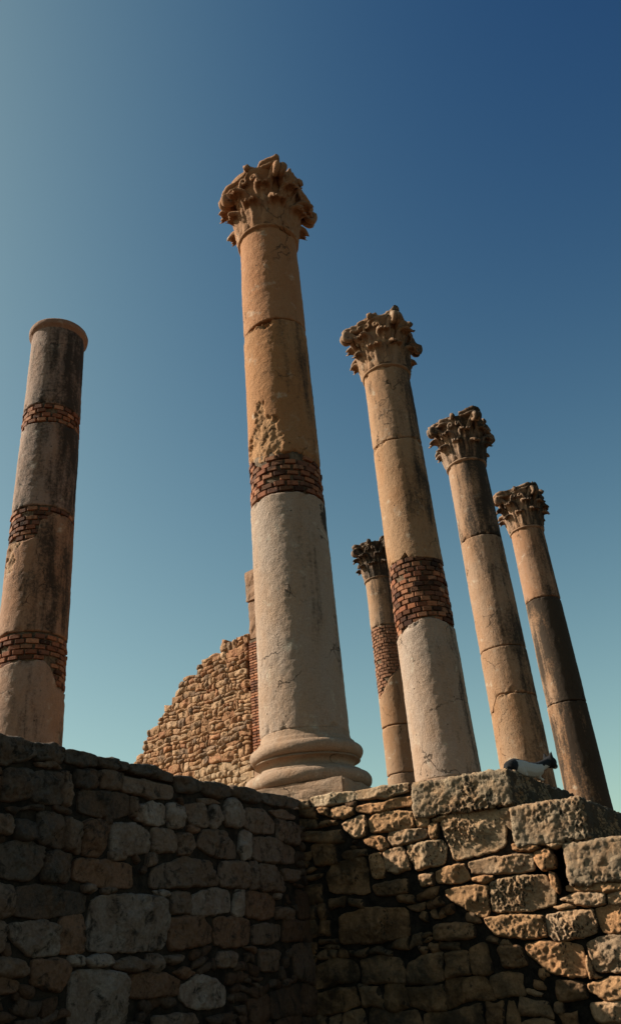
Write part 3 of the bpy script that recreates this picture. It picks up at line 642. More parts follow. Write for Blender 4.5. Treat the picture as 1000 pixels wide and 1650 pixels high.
for (u0, u1, z0, z1, w0, w1) in ((.05, .66, 6.16, 7.03, -.6, .02), (.0, .58, 7.06, 7.78, -.6, .03), (.03, .74, 1.19, 3.47, -.64, .06)):
    me = box_mesh('stone_block', RW0, RD, RN, u0, u1, z0, z1, w0, w1, M_COL)
    bm = bmesh.new(); bm.from_mesh(me)
    bmesh.ops.subdivide_edges(bm, edges=bm.edges[:], cuts=7, use_grid_fill=True)
    bmesh.ops.smooth_vert(bm, verts=bm.verts[:], factor=.5, use_axis_x=True, use_axis_y=True, use_axis_z=True)
    V = np.array([v.co[:] for v in bm.verts]); d = fbm(V, 4, 4) * .03; bm.normal_update()
    for v, dd in zip(bm.verts, d): v.co += v.normal * float(dd)
    bm.to_mesh(me); bm.free()
    o = put('stone_block', me, rw, color=(.34, .25, .17, .35)); o.location = Vector((-RW0[0], -RW0[1], -1.2))

# ------------------------------------------------------------------ columns
RB, RNK, ZB, ZN = .45, .392, 1.947, 8.80
def rad(z): return RB + (RNK - RB) * (z - ZB) / (8.9 - ZB)
def lathe(name, prof, c, mat, nA=96, amp=.006, seed=0, color=None, root=None, lab=None):
    prof = np.array(prof, float); a = np.linspace(0, 2 * np.pi, nA, endpoint=False)
    R, A = np.meshgrid(prof[:, 0], a, indexing='ij'); Z = np.repeat(prof[:, 1][:, None], nA, 1)
    p = np.stack([R * np.cos(A), R * np.sin(A), Z], -1).reshape(-1, 3)
    w = p + np.array([c[0], c[1], 0]); d = fbm(w + seed, 5, 4) * amp
    nn = p.copy(); nn[:, 2] = 0; nn /= np.maximum(np.linalg.norm(nn, axis=1)[:, None], 1e-6)
    p = p + nn * d[:, None] * (np.linalg.norm(p[:, :2], axis=1)[:, None] > .02)
    m_, fs = len(prof), []
    ia = np.arange(nA); ib = (ia + 1) % nA
    for k in range(m_ - 1): fs += np.stack([k * nA + ia, k * nA + ib, (k + 1) * nA + ib, (k + 1) * nA + ia], 1).tolist()
    return mesh_from(name, p, fs, mat)
def arc(cx, cz, rx, rz, a0, a1, n=10):
    return [(cx + rx * math.cos(math.radians(a0 + (a1 - a0) * i / n)), cz + rz * math.sin(math.radians(a0 + (a1 - a0) * i / n))) for i in range(n + 1)]
def phi2world(c, phi):
    """phi in degrees seen from the camera: -90 left silhouette, 0 front, +90 right"""
    toc = -np.array(c) / np.hypot(*c); base = math.atan2(toc[1], toc[0]); return base + math.radians(phi)
def edge_fn(e):
    if isinstance(e, (int, float)): return lambda ph: np.full(len(ph), float(e))
    xs = [k[0] for k in e]; zs = [k[1] for k in e]
    xs = [xs[0] - 40] + xs + [xs[-1] + 40]; m_ = (zs[0] + zs[-1]) / 2; zs = [m_] + zs + [m_]
    xs = [-181] + xs + [181]; zs = [m_] + zs + [m_]
    return lambda ph: np.interp(ph, xs, zs)
def drum(c, lo, hi, step, nA, seed, mat, scars=(), rfun=rad, edge_amp=.012, stains=()):
    ph = -180 + 360 * np.arange(nA) / nA; f0, f1 = edge_fn(lo), edge_fn(hi)
    an = math.atan2(-c[1], -c[0])
    nz = np.stack([np.cos(np.radians(ph)), np.sin(np.radians(ph)), ph * 0 + seed], -1)
    zl = f0(ph) + fbm(nz, 5, 4) * edge_amp * .8; zh = f1(ph) + fbm(nz + 7, 5, 4) * edge_amp * .8
    H = float(np.mean(zh - zl)); nz_ = max(8, int(H / step)); tv = np.linspace(0, 1, nz_ + 1)
    extra = np.array([.006 / H, .016 / H]); tv = np.unique(np.concatenate([tv, extra, 1 - extra]))
    Z = zl[None, :] + (zh - zl)[None, :] * tv[:, None]
    PH = np.repeat(ph[None, :], len(tv), 0)
    R = rfun(Z)
    dist = np.minimum(Z - zl[None, :], zh[None, :] - Z)
    A = np.radians(PH) + an
    W = np.stack([c[0] + R * np.cos(A), c[1] + R * np.sin(A), Z], -1).reshape(-1, 3)
    d = fbm(W + seed, 1.6, 3) * .005 + fbm(W + seed, 12, 4, .6) * .0030
    ch = smooth(.18, .5, fbm(W + seed * 2, 4.5, 3)) * smooth(.10, .0, dist.reshape(-1)) * .03     # chipped edges
    d = d - ch - .010 * (1 - smooth(0, .014, dist.reshape(-1))) 
    wear = ch * 0
    for poly, dep in scars:
        px, pz = PH.reshape(-1), Z.reshape(-1)
        j = fbm(W, 5, 4, .6); pxx = px + j * 16; pzz = pz + fbm(W + 5, 5, 4, .6) * .13
        k = math.radians(1) * .43
        P2 = np.array(poly) * np.array([k, 1])
        ins_ = inside(pxx * k, pzz, P2); dd = polydist(pxx * k, pzz, P2)
        mk = np.where(ins_, smooth(0, .07, dd), 0)
        d = d - mk * (dep * .8 + fbm(W, 7, 4, .6) * .020 + fbm(W, 30, 3) * .006); wear = np.maximum(wear, mk)
    for (p0, z0, rp, rz) in stains:
        q = ((PH.reshape(-1) - p0) / rp) ** 2 + ((Z.reshape(-1) - z0) / rz) ** 2 + fbm(W, 9, 5, .65) * .9
        wear = np.where(wear > .05, wear, -smooth(1.0, .35, q))
    R = R.reshape(-1) + d; A = A.reshape(-1)
    V = np.stack([R * np.cos(A), R * np.sin(A), Z.reshape(-1)], -1); m_ = len(tv)
    ia = np.arange(nA); ib = (ia + 1) % nA; fs = []
    for k in range(m_ - 1): fs += np.stack([k * nA + ia, k * nA + ib, (k + 1) * nA + ib, (k + 1) * nA + ia], 1).tolist()
    n0 = len(V); V = np.vstack([V, [[0, 0, float(zl.mean())], [0, 0, float(zh.mean())]]])
    fs += [[n0, int(b), int(a)] for a, b in zip(ia, ib)] + [[n0 + 1, int((m_ - 1) * nA + a), int((m_ - 1) * nA + b)] for a, b in zip(ia, ib)]
    me = mesh_from('drum', V, fs, mat)
    at = me.attributes.new('wear', 'FLOAT', 'POINT'); at.data.foreach_set('value', np.concatenate([wear, [0, 0]]).astype('f'))
    return me
def band(c, root, z0, z1, rows, per, lo, hi, seed, soot=.3, one=False, rfun=rad):
    """mortar core and one brick at a time; bricks that would stand inside a drum are left out"""
    r_ = np.random.RandomState(seed)
    zz = np.linspace(z0 - .03, z1 + .03, 6)
    core = put('brick_band', lathe('brick_band', [(0.02, zz[0])] + [(rfun(z) - .034, z) for z in zz] + [(0.02, zz[-1])], c, M_BMORT, 64, .012), root)
    f0, f1 = edge_fn(lo), edge_fn(hi); h = (z1 - z0) / rows; joined = []
    for i in range(rows):
        z = z0 + h * (i + .5); offs = (i % 2) * .5 + r_.uniform(-.08, .08)
        for k in range(per):
            ph = ((k + offs) / per * 360 + 180) % 360 - 180
            if not (f0(np.array([ph]))[0] - h * .15 < z < f1(np.array([ph]))[0] + h * .15): continue
            if r_.rand() < .05: continue
            R = rfun(z) - .040 + r_.uniform(-.012, .008); A = phi2world(c, ph)
            ww = 2 * math.pi * rfun(z) / per - .012
            s_ = (.072, ww * r_.uniform(.74, 1.03), (h - .012) * r_.uniform(.78, 1.08))
            cl = BCOL[r_.randint(5)]; f = r_.uniform(.7, 1.15)
            if r_.rand() < soot * .5: f *= .35
            loc = (R * math.cos(A), R * math.sin(A), z + r_.uniform(-.003, .003)); rot = (r_.uniform(-.03, .03), 0, A + r_.uniform(-.04, .04))
            if one or abs(ph) > 112: joined.append((loc, rot, s_))
            else: put('brick', BRK[r_.randint(6)], core, loc, (cl[0] * f, cl[1] * f, cl[2] * f, 1), rot, s_)
    if joined:
        from mathutils import Euler
        V = []; F = []; bv = [np.array([v.co[:] for v in b_.vertices]) for b_ in BRK]; bf = [[list(p.vertices) for p in b_.polygons] for b_ in BRK]
        for q, (l, r, s_) in enumerate(joined):
            mt = np.array(Euler(r).to_matrix()); b_ = q % 6; o = sum(len(x) for x in V)
            V.append((bv[b_] * np.array(s_)) @ mt.T + np.array(l)); F += [[o + i for i in f_] for f_ in bf[b_]]
        o = put('brick_courses', mesh_from('brick_courses', np.vstack(V), F, M_BRICK, False), core, color=(.20, .095, .055, 1)); o['kind'] = 'stuff'
    return core
def base_parts(c, root, col):
    prof = [(.02, 1.41)] + [(.55, 1.41)] + arc(.545, 1.487, .078, .077, -90, 90) + [(.54, 1.567), (.535, 1.572), (.535, 1.583)] + arc(.545, 1.634, -.085, .05, -80, 80, 10) + [(.515, 1.69), (.515, 1.70)] + arc(.495, 1.768, .068, .068, -90, 90) + [(.487, 1.838), (.487, 1.865), (.47, 1.88), (.455, 1.90), (.449, 1.945), (.445, 1.955), (.02, 1.955)]
    o = put('column_base', lathe('column_base', prof, c, M_COL, 160, .006), root, color=col)
    me = bpy.data.meshes.new('plinth'); bm = bmesh.new(); bmesh.ops.create_cube(bm, size=1)
    bmesh.ops.scale(bm, verts=bm.verts, vec=(1.2, 1.2, .222)); 
    bmesh.ops.bevel(bm, geom=bm.edges[:], offset=.018, segments=2, affect='EDGES')
    bmesh.ops.subdivide_edges(bm, edges=[e for e in bm.edges if e.calc_length() > .15], cuts=14, use_grid_fill=True)
    V = np.array([v.co[:] for v in bm.verts]) + np.array([c[0], c[1], 0]); bm.normal_update()
    for v, dd in zip(bm.verts, fbm(V, 6, 4) * .014): v.co += v.normal * float(dd)
    bm.to_mesh(me); bm.free(); me.materials.append(M_COL)
    p = put('plinth', me, root, (0, 0, 1.299), col, (0, 0, math.atan2(D2[1], D2[0])))

def tube(path, rads, nS=10, flat=1.0, up=None):
    """closed swept tube; rads per point; returns verts, faces"""
    path = np.array(path, float); n = len(path); T = np.gradient(path, axis=0); T /= np.linalg.norm(T, axis=1)[:, None]
    side = np.array(up, float); V = []; F = []
    for i in range(n):
        s_ = side - T[i] * (side @ T[i]); s_ /= np.linalg.norm(s_); b_ = np.cross(T[i], s_)
        for k in range(nS):
            a = 2 * math.pi * k / nS; V.append(path[i] + s_ * math.cos(a) * rads[i] * flat + b_ * math.sin(a) * rads[i])
    for i in range(n - 1):
        for k in range(nS): F.append([i * nS + k, i * nS + (k + 1) % nS, (i + 1) * nS + (k + 1) % nS, (i + 1) * nS + k])
    F.append(list(range(nS))[::-1]); F.append([(n - 1) * nS + k for k in range(nS)])
    return np.array(V), F
def capital(c, root, col, seed, corners=(.70, .74, .72, .74), ruin=.013, drop=(.08, .08, .08, 0)):
    """Corinthian capital: bell, two rows of plain leaves that curl out, corner scrolls, small inner scrolls, hollow-sided abacus"""
    r_ = np.random.RandomState(seed); z0 = ZN + .015
    bell = lambda z: np.interp(z, [0, .06, .5, .8, .93, .96], [.375, .385, .405, .46, .545, .555])
    a0 = math.atan2(D2[1], D2[0])                                  # faces look along D2, DR
    def rough(V, amp, s=7):
        w = V + np.array([c[0] + seed, c[1], 0]); q = np.stack([fbm(w, s, 3), fbm(w + 31, s, 3), fbm(w + 57, s, 3)], -1); return V + q * amp + (fbm(w + 3, 24, 2) * amp * .4)[:, None] * q / (np.linalg.norm(q, axis=1)[:, None] + 1e-3)
    zs = np.linspace(0, .96, 26)
    core = put('capital', lathe('capital', [(.02, z0)] + [(float(bell(z)), z0 + z) for z in zs] + [(.02, z0 + .96)], c, M_COL, 96, .012), root, color=col)
    def leaf(ang, h, w, zoff, lean, curl):
        nv, nu = 22, 11; V = []
        path = []; 
        for i in range(nv):
            v = i / (nv - 1)
            if v < .68:
                t_ = v / .68; z = zoff + h * t_; path.append((float(bell(z)) + .040 + lean * t_ ** 2, z))
            else:
                t_ = (v - .68) / .32; a = t_ * math.radians(165); p0 = float(bell(zoff + h)) + .040 + lean
                path.append((p0 + curl * (1 - math.cos(a)) * 1.05, zoff + h + curl * math.sin(a) * 1.0))
        pa = np.array(path); tg = np.gradient(pa, axis=0); tg /= np.linalg.norm(tg, axis=1)[:, None]; no = np.stack([tg[:, 1], -tg[:, 0]], 1)
        brk = r_.uniform(.86, 1.0)
        for side in (0, 1):
            for i in range(nv):
                v = i / (nv - 1) * brk; idx_ = min(i, nv - 1)
                wd = w * (.82 + .35 * math.sin(math.pi * min(v, .8) / .8 * .9)) * (1 if v < .78 else max(.25, 1 - ((v - .78) / .22) ** 1.6 * .75)) * (1 + .10 * abs(math.sin(v * 11)))
                for j in range(nu):
                    u = -1 + 2 * j / (nu - 1)
                    cup = -.040 * u * u + .012 * (1 - abs(u)) ** 3 + .015 * math.cos(u * 9) * (v > .15)
                    th = (.040 if v < .6 else .030) * (1 - .35 * abs(u)) if side else 0
                    r = pa[i, 0] + no[i, 0] * (cup - th) ; z = pa[i, 1] + no[i, 1] * (cup - th) + (-.035 * u * u if v > .6 else 0)
                    aa = ang + u * wd / max(r, .3)
                    V.append((r * math.cos(aa), r * math.sin(aa), z0 + z))
        F = []; o = nv * nu
        for i in range(nv - 1):
            for j in range(nu - 1):
                a_, b_, c_, d_ = i * nu + j, i * nu + j + 1, (i + 1) * nu + j + 1, (i + 1) * nu + j
                F.append([a_, b_, c_, d_]); F.append([o + d_, o + c_, o + b_, o + a_])
        for i in range(nv - 1):
            for j in (0, nu - 1):
                a_, d_ = i * nu + j, (i + 1) * nu + j; F.append([a_, d_, o + d_, o + a_] if j == 0 else [a_, o + a_, o + d_, d_])
        for j in range(nu - 1):
            a_, b_ = (nv - 1) * nu + j, (nv - 1) * nu + j + 1; F.append([a_, b_, o + b_, o + a_])
        put('leaf', mesh_from('leaf', rough(np.array(V), ruin), F, M_COL), core, color=tuple(np.array(col) * (1, 1, 1, 1)))
    for k in range(8): leaf(a0 + k * math.pi / 4, .34 + r_.uniform(-.02, .02), .128, .0, .03, .050 * r_.uniform(.7, 1.1))
    for k in range(8): leaf(a0 + (k + .5) * math.pi / 4, .57 + r_.uniform(-.03, .03), .120, .02, .03, .066 * r_.uniform(.7, 1.15))
    for k in range(4):                                              # corner scrolls
        ang = a0 + math.pi / 4 + k * math.pi / 2; Rc = corners[k]; e = np.array([math.cos(ang), math.sin(ang), 0])
        sd_ = np.array([-e[1], e[0], 0])
        for s2 in (-1, 1):
            path = []; rr_ = []
            for i in range(9):
                t_ = i / 8; path.append(e * (.42 + (Rc - .13 - .42) * t_ ** 1.7) + sd_ * s2 * (.12 * (1 - t_) + .045) + np.array([0, 0, z0 + .50 + (.40 - drop[k] * .7) * t_])); rr_.append(.040 + .014 * t_)
            for i in range(1, 20):
                a = i / 19 * math.radians(470); q = .082 * (1 - .72 * i / 19); cx = Rc - .13 + .04
                path.append(e * (cx + q * math.sin(a) ) + sd_ * s2 * .042 + np.array([0, 0, z0 + .83 - drop[k] * .7 + q * math.cos(a) * 1.05])); rr_.append(.052 - .014 * i / 19)
            V, F = tube(path, rr_, 10, 1.05, sd_)
            put('corner_scroll', mesh_from('corner_scroll', rough(V, ruin * 1.1), F, M_COL), core, color=col)
        # heavy leaf under each scroll
        # small inner scrolls meeting in the middle of each face
        fa = a0 + k * math.pi / 2; e = np.array([math.cos(fa), math.sin(fa), 0]); sd_ = np.array([-e[1], e[0], 0])
        for s2 in (-1, 1):
            path = []; rr_ = []
            for i in range(7):
                t_ = i / 6; path.append(e * (.45 + .06 * t_) + sd_ * s2 * (.20 - .07 * t_) + np.array([0, 0, z0 + .55 + .25 * t_])); rr_.append(.026)
            for i in range(1, 14):
                a = i / 13 * math.radians(400); q = .05 * (1 - .6 * i / 13)
                path.append(e * (.515) + sd_ * s2 * (.13 - .05 + q * math.cos(a)) + np.array([0, 0, z0 + .80 + q * math.sin(a)])); rr_.append(.026 - .008 * i / 13)
            V, F = tube(path, rr_, 8, 1.0, e)
            put('inner_scroll', mesh_from('inner_scroll', rough(V, ruin), F, M_COL), core, color=col)
    # abacus
    n = 160; V = []; prof = [(-.05, .0), (-.01, .012), (0, .04), (-.012, .055), (-.03, .065), (-.012, .075), (.012, .10), (.012, .135), (-.01, .15)]
    for (dr_, dz_) in prof:
        for i in range(n):
            a = 2 * math.pi * i / n; s_ = abs(((a / (math.pi / 2)) % 1) - .5) * 2          # 0 at the corner, 1 mid face
            k = int(a // (math.pi / 2)) % 4; Rc = corners[k]
            r = .505 + (Rc - .505) * (max(0, 1 - s_) ** 1.55)
            if s_ < .10: r = min(r, .505 + (Rc - .505) * .9 ** 1.55 / math.cos((.10 - s_) * .7))
            r += .055 * math.exp(-((1 - s_) / .16) ** 2) * (1 if k % 2 else .8)                        # fleuron in the middle of the face
            V.append(((r + dr_) * math.cos(a0 + a), (r + dr_) * math.sin(a0 + a), z0 + .93 + dz_ - drop[k] * max(0, 1 - s_) ** .7 - .05 * s_))
    m_ = len(prof); V.append((0, 0, z0 + .93)); V.append((0, 0, z0 + 1.07)); F = []
    for k in range(m_ - 1):
        for i in range(n): F.append([k * n + i, k * n + (i + 1) % n, (k + 1) * n + (i + 1) % n, (k + 1) * n + i])
    for i in range(n): F.append([m_ * n, (i + 1) % n, i]); F.append([m_ * n + 1, (m_ - 1) * n + i, (m_ - 1) * n + (i + 1) % n])
    V = np.array(V); 
    w = V + np.array([c[0] + seed, c[1], 0]); bite = smooth(.05, .5, fbm(w * np.array([1, 1, .3]), 3.5, 3))
    V[:, 2] -= bite * .09 * (V[:, 2] > z0 + .98); V[:, :2] *= (1 - .10 * bite)[:, None]
    put('abacus', mesh_from('abacus', rough(V, ruin * 1.3, 6), F, M_COL), core, color=col)
    for k in range(4):
        fa = a0 + k * math.pi / 2
        V = []; F = []; nu, nv = 12, 8
        for i in range(nv + 1):
            for j in range(nu):
                t_ = math.pi * i / nv; p_ = 2 * math.pi * j / nu; q = .062 * (1 + .18 * math.cos(5 * p_))
                V.append((.545 * math.cos(fa) + q * math.sin(t_) * math.cos(p_) * .9, .545 * math.sin(fa) + q * math.sin(t_) * math.sin(p_) * .9, z0 + .985 + q * math.cos(t_) * 1.1))
        for i in range(nv):
            for j in range(nu): F.append([i * nu + j, (i + 1) * nu + j, (i + 1) * nu + (j + 1) % nu, i * nu + (j + 1) % nu])
        put('abacus_flower', mesh_from('abacus_flower', rough(np.array(V), .02, 9), F, M_COL), core, color=col)
    return core
def neck_ring(c, root, col, z=ZN):
    prof = [(.02, z - .04), (.388, z - .04), (.398, z - .03)] + arc(.400, z, .026, .026, -80, 80, 8) + [(.385, z + .035), (.02, z + .035)]
    put('neck_ring', lathe('neck_ring', prof, c, M_COL, 128, .006), root, color=col)

GRP = 'Roman columns standing on the podium'
def column(c, label, name='stone_column'):
    return thing(name, (c[0], c[1], 0.0), label, 'column', GRP)
def addd(root, c, lo, hi, col, step=.022, nA=190, seed=0, **kw):
    return put('drum', drum(c, lo, hi, step, nA, seed, M_COL, **kw), root, color=col)

# A: tall middle column
cA = (-.257, 8.361)
A = column(cA, 'tallest column in the middle, with a carved capital, moulded base and narrow brick band')
base_parts(cA, A, (.385, .31, .22, .08))
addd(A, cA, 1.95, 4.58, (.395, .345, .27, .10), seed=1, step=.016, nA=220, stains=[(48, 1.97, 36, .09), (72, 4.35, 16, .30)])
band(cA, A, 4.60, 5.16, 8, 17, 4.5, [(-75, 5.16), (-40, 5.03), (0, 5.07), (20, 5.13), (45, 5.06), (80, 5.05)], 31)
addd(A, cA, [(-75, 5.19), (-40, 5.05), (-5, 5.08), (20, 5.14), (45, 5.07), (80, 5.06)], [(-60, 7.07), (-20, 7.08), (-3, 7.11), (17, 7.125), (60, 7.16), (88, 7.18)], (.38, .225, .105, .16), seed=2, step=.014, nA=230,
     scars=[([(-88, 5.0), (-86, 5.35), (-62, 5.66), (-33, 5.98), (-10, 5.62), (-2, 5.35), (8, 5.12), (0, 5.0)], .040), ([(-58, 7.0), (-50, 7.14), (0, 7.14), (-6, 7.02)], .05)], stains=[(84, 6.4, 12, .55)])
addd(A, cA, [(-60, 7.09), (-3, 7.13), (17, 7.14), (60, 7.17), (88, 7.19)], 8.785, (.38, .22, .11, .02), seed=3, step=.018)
neck_ring(cA, A, (.36, .23, .125, .0)); capital(cA, A, (.35, .225, .125, .06), 3, corners=(.76, .63, .66, .70), drop=(.14, .10, .24, -.02))
# B
cB = (1.537, 11.615)
B = column(cB, 'column with a capital and a tall band of red brick, right of the tallest')
base_parts(cB, B, (.34,.27,.19,.2))
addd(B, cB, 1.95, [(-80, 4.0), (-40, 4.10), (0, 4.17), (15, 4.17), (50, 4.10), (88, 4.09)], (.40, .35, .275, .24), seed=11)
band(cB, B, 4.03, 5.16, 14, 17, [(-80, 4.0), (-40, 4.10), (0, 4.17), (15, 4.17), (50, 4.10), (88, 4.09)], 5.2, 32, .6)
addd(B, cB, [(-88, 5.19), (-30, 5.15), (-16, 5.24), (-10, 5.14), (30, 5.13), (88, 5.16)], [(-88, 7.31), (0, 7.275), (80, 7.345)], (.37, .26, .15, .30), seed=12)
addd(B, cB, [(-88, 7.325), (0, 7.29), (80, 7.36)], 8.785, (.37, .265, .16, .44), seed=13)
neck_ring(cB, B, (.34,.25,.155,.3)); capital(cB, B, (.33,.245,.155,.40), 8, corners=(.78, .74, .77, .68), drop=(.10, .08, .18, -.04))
# C
cC = (3.354, 14.937)
Cc = column(cC, 'third column in the row, all stone with three dark joints, standing behind the cat')
base_parts(cC, Cc, (0.320, 0.251, 0.178, .3))
J3 = [(-88, 3.58), (-60, 3.62), (-38, 3.84), (-28, 3.87), (0, 3.855), (88, 3.815)]
J3u = [(a, b + .02) for a, b in J3]
addd(Cc, cC, 1.95, J3, (0.344, 0.251, 0.155, .34), seed=21, step=.03, nA=150)
addd(Cc, cC, J3u, 4.735, (0.336, 0.251, 0.163, .40), seed=22, step=.03, nA=150)
addd(Cc, cC, 4.755, 7.03, (0.352, 0.266, 0.178, .40), seed=23, step=.03, nA=150)
addd(Cc, cC, 7.05, 8.785, (0.344, 0.251, 0.163, .62), seed=24, step=.03, nA=150, stains=[(45, 7.0, 50, .25)])
neck_ring(cC, Cc, (0.336, 0.258, 0.178, .3)); capital(cC, Cc, (0.30, 0.235, 0.165, .52), 14, corners=(.82, .76, .77, .76), drop=(.02, .05, .10, -.02))
# D
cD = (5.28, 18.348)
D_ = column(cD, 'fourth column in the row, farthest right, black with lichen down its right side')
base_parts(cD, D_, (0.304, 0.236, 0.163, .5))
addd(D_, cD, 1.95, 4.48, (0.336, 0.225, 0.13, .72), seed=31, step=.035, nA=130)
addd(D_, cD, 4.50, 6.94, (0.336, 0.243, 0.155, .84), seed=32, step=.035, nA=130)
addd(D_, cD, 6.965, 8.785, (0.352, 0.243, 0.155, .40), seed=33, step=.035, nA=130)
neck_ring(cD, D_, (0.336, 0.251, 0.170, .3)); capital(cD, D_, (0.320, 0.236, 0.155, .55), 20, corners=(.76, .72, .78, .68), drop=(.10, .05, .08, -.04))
# E
cE = (1.706, 20.572)
E_ = column(cE, 'small distant column with a dark capital, half hidden behind the brick banded one')
base_parts(cE, E_, (0.304, 0.228, 0.148, .3))
addd(E_, cE, 1.95, 3.69, (0.320, 0.236, 0.148, .3), seed=41, step=.04, nA=110)
addd(E_, cE, 3.715, 4.83, (0.336, 0.243, 0.148, .25), seed=42, step=.04, nA=110)
EB = [(-70, 5.55), (-50, 5.66), (-10, 6.0), (10, 6.14), (31, 6.27), (60, 6.25), (90, 6.1)]
addd(E_, cE, 4.86, EB, (0.336, 0.236, 0.141, .25), seed=43, step=.035, nA=130)
band(cE, E_, 5.50, 7.42, 24, 15, EB, 7.45, 33, .3, one=True)
addd(E_, cE, 7.45, 8.785, (0.336, 0.258, 0.170, .45), seed=44, step=.04, nA=110)
neck_ring(cE, E_, (0.288, 0.220, 0.148, .5)); capital(cE, E_, (0.26, 0.20, 0.14, .70), 27, corners=(.71, .70, .72, .70))
# L
cL = (-3.698, 9.925)
L_ = column(cL, 'far left column without a capital, plain ring on top, three red brick bands')
base_parts(cL, L_, (0.361, 0.276, 0.208, 0.32))
B3 = [(-88, 3.36), (-53, 3.41), (-18, 3.456), (19, 3.465), (33, 3.39), (45, 3.22), (70, 3.15), (90, 3.12)]
addd(L_, cL, 1.95, B3, (0.370, 0.276, 0.198, 0.28), seed=51)
band(cL, L_, 3.12, 3.81, 10, 17, B3, 3.83, 34, .15)
B2 = [(-88, 5.17), (-27, 5.10), (-8, 5.16), (-5, 5.40), (17, 5.54), (88, 5.55)]
addd(L_, cL, 3.84, B2, (0.361, 0.242, 0.155, 0.36), seed=52, scars=[([(-88, 4.75), (-60, 4.62), (-50, 4.9), (-30, 5.1), (-30, 5.2), (-88, 5.25)], .03)])
band(cL, L_, 5.13, 5.62, 7, 17, B2, 5.63, 35, .3)
addd(L_, cL, 5.64, [(-88, 7.04), (-16, 6.99), (76, 7.03)], (0.327, 0.259, 0.203, 0.44), seed=53)
band(cL, L_, 7.01, 7.32, 4, 17, 6.98, 7.33, 36, .2)
addd(L_, cL, [(-88, 7.37), (-6, 7.335), (74, 7.31)], 8.78, (0.317, 0.259, 0.208, 0.46), seed=54)
prof = [(.02, 8.74), (.388, 8.74), (.395, 8.775), (.425, 8.80), (.44, 8.815), (.445, 8.88), (.435, 8.90), (.02, 8.90)]
put('top_ring', lathe('top_ring', prof, cL, M_COL, 160, .006), L_, color=(0.309, 0.217, 0.155, 0.12))

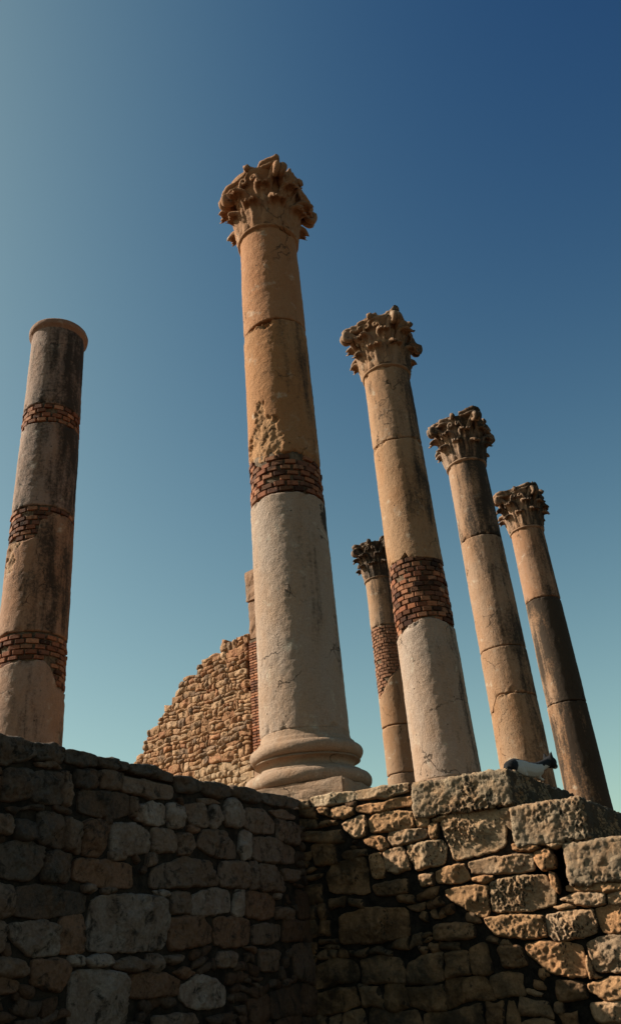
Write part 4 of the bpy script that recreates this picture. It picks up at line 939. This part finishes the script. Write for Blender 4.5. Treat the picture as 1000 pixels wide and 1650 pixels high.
# ------------------------------------------------------------------ cat
def cat():
    root = thing('cat', (1.6, 7.15, 1.2), 'black and white cat crouching on the top step edge, head turned down to the right', 'cat')
    C_ = np.array([1.6, 7.15, 1.2])
    bm = bmesh.new()
    def ell(p, r, d=None, seg=14):
        mt = Matrix.Translation(Vector(p) - Vector(C_))
        if d is not None: mt = mt @ Vector(d).normalized().to_track_quat('X', 'Z').to_matrix().to_4x4()
        mt = mt @ Matrix.Diagonal((r[0], r[1], r[2], 1)); bmesh.ops.create_icosphere(bm, subdivisions=3, radius=1, matrix=mt)
    def limb(pts, rs_):
        pts = [np.array(p) for p in pts]
        for i in range(len(pts) - 1):
            n = max(2, int(np.linalg.norm(pts[i + 1] - pts[i]) / .009))
            for k in range(n + 1):
                t_ = k / n; r = rs_[i] * (1 - t_) + rs_[i + 1] * t_
                mt = Matrix.Translation(Vector(pts[i] * (1 - t_) + pts[i + 1] * t_) - Vector(C_)) @ Matrix.Diagonal((r, r, r, 1))
                bmesh.ops.create_icosphere(bm, subdivisions=2, radius=1, matrix=mt)
    fwd = np.array([.62, .78, 0]); fwd /= np.linalg.norm(fwd); sd_ = np.array([fwd[1], -fwd[0], 0])
    limb([(1.45, 7.04, 1.255), (1.51, 7.13, 1.268), (1.59, 7.24, 1.272), (1.67, 7.34, 1.270), (1.755, 7.42, 1.285)], [.056, .076, .075, .070, .062])
    limb([(1.755, 7.42, 1.295), (1.83, 7.50, 1.330), (1.895, 7.57, 1.362)], [.050, .044, .040])
    ell((1.925, 7.59, 1.366), (.058, .056, .052), (.75, .35, -.35))        # skull
    ell((1.966, 7.640, 1.340), (.032, .032, .024), (.7, .5, -.45))         # muzzle
    for s2 in (-1, 1): ell(np.array([1.945, 7.622, 1.338]) + sd_ * .022 * s2, (.018, .018, .015))
    for s2 in (-1, 1):   # legs
        o = sd_ * .036 * s2
        limb([np.array((1.72, 7.40, 1.262)) + o, np.array((1.715, 7.42, 1.225)) + o, np.array((1.755, 7.50, 1.214)) + o], [.032, .023, .017])
        ell(np.array((1.772, 7.525, 1.210)) + o, (.027, .018, .013), fwd)
        ell(np.array((1.505, 7.12, 1.248)) + o * 1.2, (.066, .032, .052), fwd)
        limb([np.array((1.545, 7.17, 1.228)) + o * 1.25, np.array((1.50, 7.11, 1.213)) + o * 1.25], [.022, .015])
        limb([np.array((1.50, 7.11, 1.212)) + o * 1.25, np.array((1.57, 7.21, 1.209)) + o * 1.25], [.014, .014])
    limb([(1.42, 7.00, 1.245), (1.40, 6.98, 1.222), (1.43, 6.95, 1.212), (1.47, 6.99, 1.212)], [.017, .015, .014, .011])
    for s2 in (-1, 1):   # ears
        b_ = np.array([1.912, 7.58, 1.405]) + sd_ * .026 * s2; tip = b_ + np.array([.006, .006, .050]) + sd_ * .010 * s2
        for k in range(9):
            t_ = k / 8; r = .023 * (1 - t_) + .004
            bmesh.ops.create_icosphere(bm, subdivisions=2, radius=1, matrix=Matrix.Translation(Vector(b_ * (1 - t_) + tip * t_) - Vector(C_)) @ Matrix.Diagonal((r * .8, r * .8, r, 1)))
    me = bpy.data.meshes.new('cat_tmp'); bm.to_mesh(me); bm.free()
    tmp = bpy.data.objects.new('cat_tmp', me); COL.objects.link(tmp)
    rm = tmp.modifiers.new('r', 'REMESH'); rm.mode = 'VOXEL'; rm.voxel_size = .0055; rm.use_smooth_shade = True
    sm = tmp.modifiers.new('s', 'SMOOTH'); sm.iterations = 3; sm.factor = .5
    dg = bpy.context.evaluated_depsgraph_get(); m2 = bpy.data.meshes.new_from_object(tmp.evaluated_get(dg)); m2.name = 'body'
    bpy.data.objects.remove(tmp)
    m, t, b = new_mat('cat_fur'); tc = N(t, 'ShaderNodeTexCoord').outputs['Object']
    b.inputs['Roughness'].default_value = .9
    sx = N(t, 'ShaderNodeSeparateXYZ'); t.links.new(tc, sx.inputs[0])
    nn = math_(t, 'MULTIPLY_ADD', noise_(t, tc, 22, 4, .6), .05, -.025)
    # black back: z above a line that sinks at the rump and rises at the neck
    along = math_(t, 'ADD', math_(t, 'MULTIPLY', sx.outputs[0], .62), math_(t, 'MULTIPLY', sx.outputs[1], .78))
    zz = math_(t, 'ADD', sx.outputs[2], nn)
    back = ramp_(t, zz, .116, .122)
    rump = ramp_(t, math_(t, 'ADD', along, math_(t, 'MULTIPLY', zz, -.5)), -.165, -.175)
    neck = math_(t, 'MULTIPLY', ramp_(t, along, .24, .27), ramp_(t, math_(t, 'ADD', zz, math_(t, 'MULTIPLY', along, -.25)), .060, .066))
    face = math_(t, 'MULTIPLY', ramp_(t, along, .44, .455), ramp_(t, zz, .128, .134))
    blk = math_(t, 'MAXIMUM', math_(t, 'MAXIMUM', back, rump), math_(t, 'MAXIMUM', neck, face))
    c = mix_(t, blk, (.36, .335, .31, 1), (.012, .011, .012, 1))
    c = mix_(t, 1., c, math_(t, 'MULTIPLY_ADD', noise_(t, tc, 120, 3, .6, stretch=(1, 1, 3)), .5, .72), 'MULTIPLY')
    t.links.new(c, b.inputs['Base Color']); t.links.new(bump_(t, noise_(t, tc, 180, 3, .6, stretch=(.5, .5, 1)), .5, .004), b.inputs['Normal'])
    m2.materials.clear(); m2.materials.append(m)
    put('body', m2, root)
    me_, te, be = new_mat('cat_eye'); be.inputs['Base Color'].default_value = (.25, .22, .05, 1); be.inputs['Roughness'].default_value = .1
    mn, tn, bn = new_mat('cat_nose'); bn.inputs['Base Color'].default_value = (.12, .05, .045, 1)
    for nm, pts, r, mt in (('eye', [np.array([1.971, 7.590, 1.368]), np.array([1.943, 7.634, 1.368])], .0065, me_), ('nose', [np.array([1.983, 7.656, 1.338])], .0065, mn)):
        for p in pts:
            bm = bmesh.new(); bmesh.ops.create_uvsphere(bm, u_segments=12, v_segments=8, radius=r); e_ = bpy.data.meshes.new(nm); bm.to_mesh(e_); bm.free(); e_.materials.append(mt)
            put(nm, e_, root, tuple(p - C_))
cat()
